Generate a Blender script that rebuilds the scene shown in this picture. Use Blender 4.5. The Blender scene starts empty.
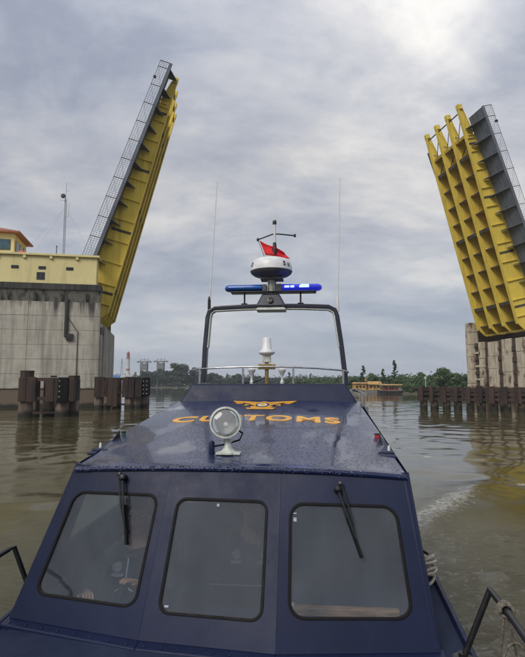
import bpy, bmesh, math, random
import numpy as np
from mathutils import Vector, Matrix

# ------------------------------------------------------------------ camera, sky, sun, exposure
scene = bpy.context.scene
COL = scene.collection
rad = math.radians
random.seed(7); np.random.seed(7)

cam_d = bpy.data.cameras.new('camera'); cam = bpy.data.objects.new('camera', cam_d); COL.objects.link(cam)
scene.camera = cam
cam_d.sensor_fit = 'HORIZONTAL'; cam_d.sensor_width = 36.0; cam_d.lens = 36.0 * 520 / 525
cam_d.clip_start = 0.05; cam_d.clip_end = 20000
cam.location = (0, 0, 2.8); cam.rotation_euler = (rad(90 + 6.15), 0, 0)

SUN_DIR = Vector((-0.42, -0.62, 0.66)).normalized()   # veiled sun, behind the photographer
THIN_DIR = Vector((0.38, 0.86, 0.62)).normalized()   # thin bright gap in the cloud deck
sun_el = math.asin(SUN_DIR.z); sun_az = math.atan2(SUN_DIR.x, SUN_DIR.y)

world = bpy.data.worlds.new('World'); scene.world = world; world.use_nodes = True
def build_world():
    nt = world.node_tree; N = nt.nodes; L = nt.links; N.clear()
    def nd(t, **k):
        n = N.new(t)
        for a, b in k.items(): setattr(n, a, b)
        return n
    def math_(op, a, b=None, clamp=False):
        n = nd('ShaderNodeMath', operation=op); n.use_clamp = clamp
        for i, v in enumerate((a, b)):
            if v is None: continue
            if isinstance(v, (int, float)): n.inputs[i].default_value = v
            else: L.new(v, n.inputs[i])
        return n.outputs[0]
    tc = nd('ShaderNodeTexCoord'); sep = nd('ShaderNodeSeparateXYZ'); L.new(tc.outputs['Generated'], sep.inputs[0])
    z = math_('ABSOLUTE', sep.outputs[2]); zz = math_('ADD', z, 0.26)
    px = math_('DIVIDE', sep.outputs[0], zz); py = math_('DIVIDE', sep.outputs[1], zz)
    cmb = nd('ShaderNodeCombineXYZ'); L.new(px, cmb.inputs[0]); L.new(py, cmb.inputs[1]); cmb.inputs[2].default_value = 3.7
    mp = nd('ShaderNodeMapping'); L.new(cmb.outputs[0], mp.inputs[0])
    mp.inputs['Scale'].default_value = (1.25, 1.7, 1); mp.inputs['Rotation'].default_value = (0, 0, rad(-24))
    def noise(scale, detail, rough, dist):
        n = nd('ShaderNodeTexNoise'); L.new(mp.outputs[0], n.inputs['Vector'])
        n.inputs['Scale'].default_value = scale; n.inputs['Detail'].default_value = detail
        n.inputs['Roughness'].default_value = rough; n.inputs['Distortion'].default_value = dist
        return n.outputs[0]
    n1 = noise(1.25, 10, 0.58, 0.25); n2 = noise(0.50, 4, 0.5, 0.2); n3 = noise(4.2, 8, 0.62, 0.3)
    mix = math_('ADD', math_('ADD', math_('MULTIPLY', n1, 0.5), math_('MULTIPLY', n2, 0.34)), math_('MULTIPLY', n3, 0.16))
    ramp = nd('ShaderNodeValToRGB'); L.new(mix, ramp.inputs[0])
    r = ramp.color_ramp; r.interpolation = 'B_SPLINE'
    r.elements[0].position = 0.40; r.elements[0].color = (0.215, 0.240, 0.302, 1)
    r.elements[1].position = 0.63; r.elements[1].color = (0.660, 0.635, 0.595, 1)
    e = r.elements.new(0.47); e.color = (0.330, 0.350, 0.405, 1)
    e = r.elements.new(0.55); e.color = (0.450, 0.450, 0.472, 1)
    # thinner, brighter cloud in one part of the deck
    dt = nd('ShaderNodeVectorMath', operation='DOT_PRODUCT'); L.new(tc.outputs['Generated'], dt.inputs[0]); dt.inputs[1].default_value = THIN_DIR
    lobe = math_('POWER', math_('MAXIMUM', dt.outputs['Value'], 0.0), 34.0)
    th = nd('ShaderNodeMapRange'); L.new(n1, th.inputs[0]); th.inputs[1].default_value = 0.44; th.inputs[2].default_value = 0.62
    glow = math_('MULTIPLY', lobe, math_('ADD', math_('MULTIPLY', th.outputs[0], 0.11), 0.02))
    gc = nd('ShaderNodeVectorMath', operation='SCALE'); gc.inputs[0].default_value = (1.0, 0.95, 0.86); L.new(glow, gc.inputs['Scale'])
    cloud = nd('ShaderNodeVectorMath', operation='ADD'); L.new(ramp.outputs[0], cloud.inputs[0]); L.new(gc.outputs[0], cloud.inputs[1])
    # low stratus towards the horizon: even blue-grey
    hz = nd('ShaderNodeMapRange'); L.new(z, hz.inputs[0]); hz.inputs[1].default_value = 0.0; hz.inputs[2].default_value = 0.30
    hz.inputs[3].default_value = 0.72; hz.inputs[4].default_value = 0.0
    low = nd('ShaderNodeMix', data_type='RGBA'); L.new(hz.outputs[0], low.inputs[0]); L.new(cloud.outputs[0], low.inputs[6]); low.inputs[7].default_value = (0.355, 0.400, 0.470, 1)
    up = nd('ShaderNodeVectorMath', operation='SCALE'); L.new(low.outputs[2], up.inputs[0]); 
    zen = nd('ShaderNodeMapRange'); L.new(z, zen.inputs[0]); zen.inputs[1].default_value = 0.40; zen.inputs[2].default_value = 1.0; zen.inputs[3].default_value = 8.3; zen.inputs[4].default_value = 14.5
    L.new(zen.outputs[0], up.inputs['Scale'])   # overcast sky: brighter towards the zenith
    sky = nd('ShaderNodeTexSky', sky_type='NISHITA'); sky.sun_disc = False
    sky.sun_elevation = sun_el; sky.sun_rotation = sun_az; sky.dust_density = 3.0
    mx = nd('ShaderNodeMix', data_type='RGBA'); mx.inputs[0].default_value = 0.93
    L.new(sky.outputs[0], mx.inputs[6]); L.new(up.outputs[0], mx.inputs[7])
    bg = nd('ShaderNodeBackground'); bg.inputs[1].default_value = 0.10; L.new(mx.outputs[2], bg.inputs[0])
    out = nd('ShaderNodeOutputWorld'); L.new(bg.outputs[0], out.inputs[0])
build_world()

sun_d = bpy.data.lights.new('sun', 'SUN'); sun = bpy.data.objects.new('sun', sun_d); COL.objects.link(sun)
sun_d.energy = 1.3; sun_d.angle = rad(25); sun_d.color = (1.0, 0.95, 0.88)
sun.rotation_euler = SUN_DIR.to_track_quat('Z', 'Y').to_euler(); sun.location = (0, 0, 120)

vs = scene.view_settings
vs.view_transform = 'Standard'; vs.look = 'None'; vs.gamma = 1.0; vs.exposure = 0.62; vs.use_curve_mapping = False

# ------------------------------------------------------------------ materials
MATS = {}
def nodes_of(name):
    m = bpy.data.materials.new(name); m.use_nodes = True; MATS[name] = m
    return m, m.node_tree.nodes, m.node_tree.links, m.node_tree.nodes['Principled BSDF']

def mat(name, col, rough=0.5, metal=0.0, var=0.12, vscale=3.0, bump=0.0, bscale=40.0, col2=None, coat=0.0, spec=0.5, world_pos=False, stretch=None, emit=None, estr=0.0, contrast=(0.35, 0.65)):
    """Principled with procedural colour mottling, roughness break-up and optional fine relief."""
    if name in MATS: return MATS[name]
    m = bpy.data.materials.new(name); m.use_nodes = True; MATS[name] = m
    nt = m.node_tree; N = nt.nodes; L = nt.links; b = N['Principled BSDF']
    if world_pos:
        g = N.new('ShaderNodeNewGeometry'); src = g.outputs['Position']
    else:
        g = N.new('ShaderNodeTexCoord'); src = g.outputs['Object']
    if stretch:
        mp = N.new('ShaderNodeMapping'); mp.inputs['Scale'].default_value = stretch; L.new(src, mp.inputs[0]); srcc = mp.outputs[0]
    else: srcc = src
    n = N.new('ShaderNodeTexNoise'); n.inputs['Scale'].default_value = vscale; n.inputs['Detail'].default_value = 7; n.inputs['Roughness'].default_value = 0.62
    L.new(srcc, n.inputs['Vector'])
    cr = N.new('ShaderNodeValToRGB'); L.new(n.outputs[0], cr.inputs[0])
    c2 = col2 if col2 else tuple(max(0, c * (1 - 2 * var)) for c in col)
    c1 = col if col2 else tuple(min(1, c * (1 + var)) for c in col)
    cr.color_ramp.elements[0].position = contrast[0]; cr.color_ramp.elements[0].color = (*c2, 1)
    cr.color_ramp.elements[1].position = contrast[1]; cr.color_ramp.elements[1].color = (*c1, 1)
    L.new(cr.outputs[0], b.inputs['Base Color'])
    mr = N.new('ShaderNodeMapRange'); L.new(n.outputs[0], mr.inputs[0])
    mr.inputs[1].default_value = 0.3; mr.inputs[2].default_value = 0.7
    mr.inputs[3].default_value = max(0.02, rough * 0.8); mr.inputs[4].default_value = min(1, rough * 1.25)
    L.new(mr.outputs[0], b.inputs['Roughness'])
    b.inputs['Metallic'].default_value = metal; b.inputs['Coat Weight'].default_value = coat; b.inputs['Specular IOR Level'].default_value = spec
    if bump:
        n2 = N.new('ShaderNodeTexNoise'); n2.inputs['Scale'].default_value = bscale; n2.inputs['Detail'].default_value = 5; L.new(src, n2.inputs['Vector'])
        bp = N.new('ShaderNodeBump'); bp.inputs['Strength'].default_value = bump; bp.inputs['Distance'].default_value = 0.01
        L.new(n2.outputs[0], bp.inputs['Height']); L.new(bp.outputs[0], b.inputs['Normal'])
    if emit:
        b.inputs['Emission Color'].default_value = (*emit, 1); b.inputs['Emission Strength'].default_value = estr
    return m

NAVY = (0.0078, 0.0132, 0.043)
def navy_paint():
    m, N, L, b = nodes_of('navy_paint')
    tc = N.new('ShaderNodeTexCoord'); O = tc.outputs['Object']
    def noise(scale, detail, rough, st=(1, 1, 1)):
        mp = N.new('ShaderNodeMapping'); mp.inputs['Scale'].default_value = st; L.new(O, mp.inputs[0])
        n = N.new('ShaderNodeTexNoise'); L.new(mp.outputs[0], n.inputs['Vector']); n.inputs['Scale'].default_value = scale; n.inputs['Detail'].default_value = detail; n.inputs['Roughness'].default_value = rough; return n.outputs[0]
    def ramp(f, lo, hi, a=0.0, c=1.0):
        r = N.new('ShaderNodeMapRange'); L.new(f, r.inputs[0]); r.inputs[1].default_value = lo; r.inputs[2].default_value = hi; r.inputs[3].default_value = a; r.inputs[4].default_value = c; return r.outputs[0]
    def mix(f, a, c):
        x = N.new('ShaderNodeMix'); x.data_type = 'RGBA'; L.new(f, x.inputs[0])
        for i, v in ((6, a), (7, c)):
            if isinstance(v, tuple): x.inputs[i].default_value = (*v, 1)
            else: L.new(v, x.inputs[i])
        return x.outputs[2]
    c = mix(ramp(noise(2.4, 7, .6), .32, .68), tuple(v * .80 for v in NAVY), tuple(v * 1.15 for v in NAVY))
    c = mix(ramp(noise(3.0, 6, .65, (7, 7, .55)), .56, .80, 0, .45), c, (0.024, 0.032, 0.070))      # salt runs
    c = mix(ramp(noise(14, 8, .75), .68, .74, 0, .5), c, (0.040, 0.048, 0.080))                  # scuffs
    L.new(c, b.inputs['Base Color'])
    L.new(ramp(noise(4, 8, .7), .3, .7, .32, .60), b.inputs['Roughness']); b.inputs['Specular IOR Level'].default_value = .28
    b1 = N.new('ShaderNodeBump'); b1.inputs['Strength'].default_value = .35; b1.inputs['Distance'].default_value = .02; L.new(noise(2.2, 2, .4), b1.inputs['Height'])
    b2 = N.new('ShaderNodeBump'); b2.inputs['Strength'].default_value = .05; b2.inputs['Distance'].default_value = .004; L.new(noise(70, 3, .5), b2.inputs['Height']); L.new(b1.outputs[0], b2.inputs['Normal'])
    L.new(b2.outputs[0], b.inputs['Normal'])
    return m
M_NAVY = navy_paint()
M_DARKNAVY = mat('arch_paint', (0.010, 0.012, 0.028), 0.30, var=0.12, vscale=5, coat=0.2)
M_BLACK = mat('black_rubber', (0.007, 0.007, 0.008), 0.6, var=0.2, vscale=20, bump=0.15, bscale=120, spec=0.18)
M_BLACKM = mat('black_metal', (0.012, 0.012, 0.013), 0.35, var=0.2, vscale=20)
M_WHITE = mat('white_plastic', (0.66, 0.67, 0.67), 0.35, var=0.06, vscale=9)
M_DOMEGREY = mat('radome_base_grey', (0.10, 0.105, 0.11), 0.5, var=0.1, vscale=9)
M_CREAM = mat('aged_white_enamel', (0.50, 0.53, 0.47), 0.4, var=0.14, vscale=30)
M_STEEL = mat('stainless_steel', (0.50, 0.51, 0.52), 0.26, metal=1.0, var=0.12, vscale=14)
M_CHROME = mat('reflector_chrome', (0.93, 0.94, 0.94), 0.035, metal=1.0, var=0.04, vscale=14)
M_BRASS = mat('weathered_brass', (0.30, 0.22, 0.08), 0.45, metal=0.5, var=0.3, vscale=40)
M_ORANGE = mat('orange_lettering', (0.82, 0.40, 0.02), 0.35, vscale=7, col2=(0.56, 0.25, 0.03), contrast=(0.30, 0.50), coat=0.2)
M_EMBDARK = mat('emblem_dark', (0.02, 0.02, 0.04), 0.4, var=0.1)
M_REDLAMP = mat('red_lamp', (0.45, 0.012, 0.03), 0.18, var=0.1, coat=0.5)
M_GREENLAMP = mat('green_lamp', (0.03, 0.10, 0.07), 0.18, var=0.1, coat=0.5)
M_RED = mat('red_flag_cloth', (0.62, 0.012, 0.018), 0.75, var=0.2, vscale=6, bump=0.1, bscale=200)
M_ROPE = mat('grey_rope', (0.16, 0.14, 0.11), 0.9, var=0.35, vscale=60, bump=0.6, bscale=150)
M_PALEROPE = mat('pale_rope', (0.50, 0.46, 0.37), 0.9, var=0.25, vscale=60, bump=0.6, bscale=150)
M_GREENROPE = mat('green_rope', (0.04, 0.16, 0.09), 0.8, var=0.3, vscale=60, bump=0.6, bscale=150)
M_INT = mat('cabin_lining', (0.20, 0.21, 0.225), 0.8, var=0.15, vscale=5)
M_DASH = mat('dashboard_black', (0.02, 0.021, 0.023), 0.6, var=0.2, vscale=9)
M_WOOD = mat('varnished_wood', (0.42, 0.23, 0.11), 0.45, var=0.3, vscale=6, stretch=(1, 8, 8))
M_SEAT = mat('seat_vinyl', (0.03, 0.03, 0.034), 0.5, var=0.2, vscale=8)
M_SKIN = mat('skin', (0.46, 0.25, 0.16), 0.5, var=0.1, vscale=14)
M_HAIR = mat('black_hair', (0.008, 0.007, 0.006), 0.6, var=0.3, vscale=60)
M_SHIRT = mat('navy_uniform_cloth', (0.018, 0.024, 0.05), 0.85, var=0.2, vscale=12, bump=0.2, bscale=70)
M_TROUSER = mat('dark_trouser_cloth', (0.012, 0.013, 0.018), 0.85, var=0.2, vscale=12, bump=0.2, bscale=70)
M_BADGE = mat('yellow_badge_thread', (0.62, 0.44, 0.06), 0.7, var=0.2, vscale=80)
M_PATCH = mat('grey_patch_thread', (0.38, 0.40, 0.44), 0.7, var=0.2, vscale=80)
M_YEL = None

def water_drops_paint():
    m, N, L, b = nodes_of('wet_navy_roof_paint')
    tc = N.new('ShaderNodeTexCoord'); O = tc.outputs['Object']
    mp = N.new('ShaderNodeMapping'); mp.inputs['Scale'].default_value = (1.9, .8, 1); L.new(O, mp.inputs[0])
    n = N.new('ShaderNodeTexNoise'); n.inputs['Scale'].default_value = 2.0; n.inputs['Detail'].default_value = 7; n.inputs['Roughness'].default_value = .6; L.new(mp.outputs[0], n.inputs['Vector'])
    cr = N.new('ShaderNodeValToRGB'); L.new(n.outputs[0], cr.inputs[0])
    cr.color_ramp.elements[0].position = 0.40; cr.color_ramp.elements[0].color = (0.008, 0.015, 0.062, 1)
    cr.color_ramp.elements[1].position = 0.62; cr.color_ramp.elements[1].color = (0.014, 0.024, 0.082, 1)
    L.new(cr.outputs[0], b.inputs['Base Color'])
    # film of water: smooth puddles, elsewhere beads
    pud = N.new('ShaderNodeMapRange'); L.new(n.outputs[0], pud.inputs[0]); pud.inputs[1].default_value = 0.38; pud.inputs[2].default_value = 0.47
    mr = N.new('ShaderNodeMapRange'); L.new(pud.outputs[0], mr.inputs[0]); mr.inputs[3].default_value = 0.10; mr.inputs[4].default_value = 0.30
    L.new(mr.outputs[0], b.inputs['Roughness'])
    b.inputs['Coat Weight'].default_value = 0.40; b.inputs['Coat Roughness'].default_value = 0.05; b.inputs['Specular IOR Level'].default_value = 0.5
    hs = []
    for sc, lo, hi in ((42, 0.12, 0.30), (85, 0.14, 0.34)):
        v = N.new('ShaderNodeTexVoronoi'); v.inputs['Scale'].default_value = sc; L.new(O, v.inputs['Vector'])
        q = N.new('ShaderNodeMapRange'); L.new(v.outputs['Distance'], q.inputs[0]); q.inputs[1].default_value = lo; q.inputs[2].default_value = hi
        q.inputs[3].default_value = 1; q.inputs[4].default_value = 0
        hs.append(q.outputs[0])
    ad = N.new('ShaderNodeMath'); ad.operation = 'MAXIMUM'; L.new(hs[0], ad.inputs[0]); L.new(hs[1], ad.inputs[1])
    mu = N.new('ShaderNodeMath'); mu.operation = 'MULTIPLY'; L.new(ad.outputs[0], mu.inputs[0]); L.new(pud.outputs[0], mu.inputs[1])
    bp = N.new('ShaderNodeBump'); bp.inputs['Strength'].default_value = 1.0; bp.inputs['Distance'].default_value = 0.006
    L.new(mu.outputs[0], bp.inputs['Height']); L.new(bp.outputs[0], b.inputs['Normal']); L.new(bp.outputs[0], b.inputs['Coat Normal'])
    return m
M_ROOF = water_drops_paint()

def nonskid():
    m, N, L, b = nodes_of('nonskid_deck_paint')
    tc = N.new('ShaderNodeTexCoord'); O = tc.outputs['Object']
    n = N.new('ShaderNodeTexNoise'); n.inputs['Scale'].default_value = 2.6; n.inputs['Detail'].default_value = 8; n.inputs['Roughness'].default_value = 0.7; L.new(O, n.inputs['Vector'])
    cr = N.new('ShaderNodeValToRGB'); L.new(n.outputs[0], cr.inputs[0])
    cr.color_ramp.elements[0].position = 0.35; cr.color_ramp.elements[0].color = (0.010, 0.016, 0.040, 1)
    cr.color_ramp.elements[1].position = 0.70; cr.color_ramp.elements[1].color = (0.024, 0.033, 0.066, 1)
    L.new(cr.outputs[0], b.inputs['Base Color']); b.inputs['Roughness'].default_value = 0.75; b.inputs['Specular IOR Level'].default_value = 0.22
    n2 = N.new('ShaderNodeTexNoise'); n2.inputs['Scale'].default_value = 220; n2.inputs['Detail'].default_value = 3; L.new(O, n2.inputs['Vector'])
    bp = N.new('ShaderNodeBump'); bp.inputs['Strength'].default_value = 0.5; bp.inputs['Distance'].default_value = 0.004
    L.new(n2.outputs[0], bp.inputs['Height']); L.new(bp.outputs[0], b.inputs['Normal'])
    return m
M_DECK = nonskid()

def glass(name, film=0.060, filmcol=(0.34, 0.38, 0.45), tint=(0.84, 0.88, 0.90)):
    """Clear pane: fresnel reflection over tinted transparency, with a rain-streaked film of dirt and mist."""
    m, N, L, b = nodes_of(name)
    N.remove(b); out = [x for x in N if x.type == 'OUTPUT_MATERIAL'][0]
    tr = N.new('ShaderNodeBsdfTransparent'); tr.inputs[0].default_value = (*tint, 1)
    gl = N.new('ShaderNodeBsdfGlossy'); gl.inputs['Roughness'].default_value = 0.03
    lw = N.new('ShaderNodeLayerWeight'); pw_ = N.new('ShaderNodeMath'); pw_.operation = 'POWER'; L.new(lw.outputs['Facing'], pw_.inputs[0]); pw_.inputs[1].default_value = 5.0
    fr = N.new('ShaderNodeMath'); fr.operation = 'MULTIPLY_ADD'; L.new(pw_.outputs[0], fr.inputs[0]); fr.inputs[1].default_value = 0.95; fr.inputs[2].default_value = 0.045
    df = N.new('ShaderNodeBsdfDiffuse'); df.inputs[0].default_value = (*filmcol, 1)
    m1 = N.new('ShaderNodeMixShader'); m2 = N.new('ShaderNodeMixShader')
    tc = N.new('ShaderNodeTexCoord'); mp = N.new('ShaderNodeMapping'); mp.inputs['Scale'].default_value = (5, 5, 1.6); L.new(tc.outputs['Object'], mp.inputs[0])
    n = N.new('ShaderNodeTexNoise'); n.inputs['Scale'].default_value = 1.2; n.inputs['Detail'].default_value = 8; n.inputs['Roughness'].default_value = 0.6; L.new(mp.outputs[0], n.inputs['Vector'])
    r = N.new('ShaderNodeMapRange'); L.new(n.outputs[0], r.inputs[0]); r.inputs[1].default_value = 0.3; r.inputs[2].default_value = 0.7
    r.inputs[3].default_value = film * 0.7; r.inputs[4].default_value = film * 1.3
    L.new(r.outputs[0], m1.inputs[0]); L.new(tr.outputs[0], m1.inputs[1]); L.new(df.outputs[0], m1.inputs[2])
    L.new(fr.outputs[0], m2.inputs[0]); L.new(m1.outputs[0], m2.inputs[1]); L.new(gl.outputs[0], m2.inputs[2])
    L.new(m2.outputs[0], out.inputs[0])
    return m
M_GLASS = glass('windscreen_glass')
M_LENS = glass('lens_glass', film=0.004, tint=(0.95, 0.95, 0.95))

def stained(name, base, dark, rust=None, runoff=None, streak_scale=(1.6, 1.6, 0.10), tide=None, amount=(0.46, 0.70), rustamt=(0.58, 0.72), var=0.15):
    """Weathered concrete or painted steel: mottling, vertical run-off streaks, rust blotches, tide band (all fixed to the place)."""
    m, N, L, b = nodes_of(name)
    g = N.new('ShaderNodeNewGeometry'); Pp = g.outputs['Position']
    def noise(scale, detail, rough, stretch=None, off=(0, 0, 0)):
        mp = N.new('ShaderNodeMapping'); L.new(Pp, mp.inputs[0]); mp.inputs['Location'].default_value = off
        if stretch: mp.inputs['Scale'].default_value = stretch
        n = N.new('ShaderNodeTexNoise'); L.new(mp.outputs[0], n.inputs['Vector'])
        n.inputs['Scale'].default_value = scale; n.inputs['Detail'].default_value = detail; n.inputs['Roughness'].default_value = rough
        return n.outputs[0]
    def ramp(f, lo, hi):
        r = N.new('ShaderNodeMapRange'); L.new(f, r.inputs[0]); r.inputs[1].default_value = lo; r.inputs[2].default_value = hi; return r.outputs[0]
    def mix(f, a, c):
        x = N.new('ShaderNodeMix'); x.data_type = 'RGBA'; L.new(f, x.inputs[0])
        if isinstance(a, tuple): x.inputs[6].default_value = (*a, 1)
        else: L.new(a, x.inputs[6])
        if isinstance(c, tuple): x.inputs[7].default_value = (*c, 1)
        else: L.new(c, x.inputs[7])
        return x.outputs[2]
    c = mix(ramp(noise(0.55, 8, 0.65), 0.3, 0.7), tuple(v * (1 - var) for v in base), tuple(min(1, v * (1 + var)) for v in base))
    st = ramp(noise(1.0, 6, 0.6, streak_scale), *amount)
    c = mix(st, c, dark)
    if runoff:   # soot-black runs that start at the soffit and thin out downwards
        spz = N.new('ShaderNodeSeparateXYZ'); L.new(Pp, spz.inputs[0]); zz = ramp(spz.outputs[2], runoff[0] - runoff[1], runoff[0])
        rn = N.new('ShaderNodeMath'); rn.operation = 'MULTIPLY_ADD'; L.new(zz, rn.inputs[0]); rn.inputs[1].default_value = 0.30; L.new(noise(0.8, 5, 0.6, (1.5, 1.5, 0.05), (3, 1, 0)), rn.inputs[2])
        c = mix(ramp(rn.outputs[0], 0.73, 0.86), c, runoff[2])
    if rust: c = mix(ramp(noise(0.9, 9, 0.72, (1, 1, 0.45), (5, 9, 2)), *rustamt), c, rust)
    if tide:
        sp = N.new('ShaderNodeSeparateXYZ'); L.new(Pp, sp.inputs[0])
        wob = N.new('ShaderNodeMath'); wob.operation = 'MULTIPLY_ADD'; L.new(noise(0.8, 5, 0.6), wob.inputs[0]); wob.inputs[1].default_value = -0.9; L.new(sp.outputs[2], wob.inputs[2])
        c = mix(ramp(wob.outputs[0], tide[0], tide[0] - 0.25), c, tide[1])
        c = mix(ramp(wob.outputs[0], 0.25, -0.1), c, (0.018, 0.017, 0.010))
    L.new(c, b.inputs['Base Color']); b.inputs['Roughness'].default_value = 0.8
    bp = N.new('ShaderNodeBump'); bp.inputs['Strength'].default_value = 0.35; bp.inputs['Distance'].default_value = 0.05
    L.new(noise(5, 8, 0.7), bp.inputs['Height']); L.new(bp.outputs[0], b.inputs['Normal'])
    return m
M_CONC = stained('streaked_concrete', (0.40, 0.375, 0.315), (0.17, 0.16, 0.135), tide=(2.1, (0.13, 0.10, 0.07)), amount=(0.46, 0.72), runoff=(13.0, 4.5, (0.05, 0.048, 0.042)), var=0.22)
M_CONCD = stained('black_stained_beam', (0.055, 0.053, 0.046), (0.018, 0.018, 0.016), amount=(0.40, 0.62))
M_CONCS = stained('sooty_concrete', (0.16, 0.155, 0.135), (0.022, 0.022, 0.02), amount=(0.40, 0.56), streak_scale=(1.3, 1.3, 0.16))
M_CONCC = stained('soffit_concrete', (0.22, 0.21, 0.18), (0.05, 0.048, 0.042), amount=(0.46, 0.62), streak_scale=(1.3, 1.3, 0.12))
M_CONCR = stained('cream_painted_concrete', (0.50, 0.44, 0.335), (0.25, 0.19, 0.125), rust=(0.09, 0.045, 0.025), tide=(2.1, (0.15, 0.11, 0.08)), amount=(0.50, 0.72), rustamt=(0.52, 0.62), streak_scale=(2.2, 2.2, 0.16))
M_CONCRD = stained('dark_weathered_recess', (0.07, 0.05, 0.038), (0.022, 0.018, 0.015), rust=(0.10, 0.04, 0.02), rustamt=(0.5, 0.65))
M_YELWALL = stained('pale_yellow_render', (0.68, 0.585, 0.29), (0.52, 0.44, 0.21), amount=(0.52, 0.78), streak_scale=(1.2, 1.2, 0.2), var=0.05)
M_YEL = stained('yellow_bridge_paint', (0.74, 0.555, 0.080), (0.48, 0.35, 0.055), rust=(0.17, 0.09, 0.02), amount=(0.50, 0.76), rustamt=(0.62, 0.78), var=0.08)
M_YELD = stained('darker_yellow_plate', (0.60, 0.44, 0.06), (0.30, 0.21, 0.04), rust=(0.10, 0.055, 0.016), amount=(0.44, 0.66), rustamt=(0.58, 0.74), var=0.1)  # darker, more mottled yellow for deck plates and beams between the girders
M_GIRT = stained('dark_splice_steel', (0.075, 0.066, 0.05), (0.03, 0.028, 0.024), rust=(0.08, 0.045, 0.02))
M_WALK = stained('walkway_grey_steel', (0.135, 0.150, 0.180), (0.075, 0.083, 0.10), rust=(0.10, 0.075, 0.05), rustamt=(0.62, 0.74), var=0.14)
M_RAILB = stained('railing_galvanised', (0.15, 0.165, 0.19), (0.09, 0.1, 0.11), var=0.1)
M_RUST = stained('rusted_steel', (0.050, 0.028, 0.020), (0.015, 0.011, 0.009), rust=(0.105, 0.042, 0.020), amount=(0.42, 0.62), rustamt=(0.56, 0.75))
M_PILE = stained('scaled_pile_steel', (0.20, 0.15, 0.115), (0.06, 0.042, 0.032), rust=(0.11, 0.055, 0.035), amount=(0.42, 0.62), rustamt=(0.5, 0.7), tide=(0.0, (0.045, 0.042, 0.024)))
M_ROOFRED = mat('faded_red_tiles', (0.34, 0.13, 0.075), 0.8, var=0.2, vscale=4)
M_WINBLUE = mat('blue_tinted_window', (0.035, 0.10, 0.13), 0.08, var=0.2, vscale=1.5, spec=0.8)
M_WINDARK = mat('dark_window', (0.028, 0.026, 0.03), 0.25, var=0.2, vscale=2)
M_FRAME = mat('window_frame_dark', (0.05, 0.06, 0.065), 0.5, var=0.2, vscale=4)
M_MAST = mat('mast_grey', (0.33, 0.34, 0.35), 0.5, var=0.15, vscale=2)

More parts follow.
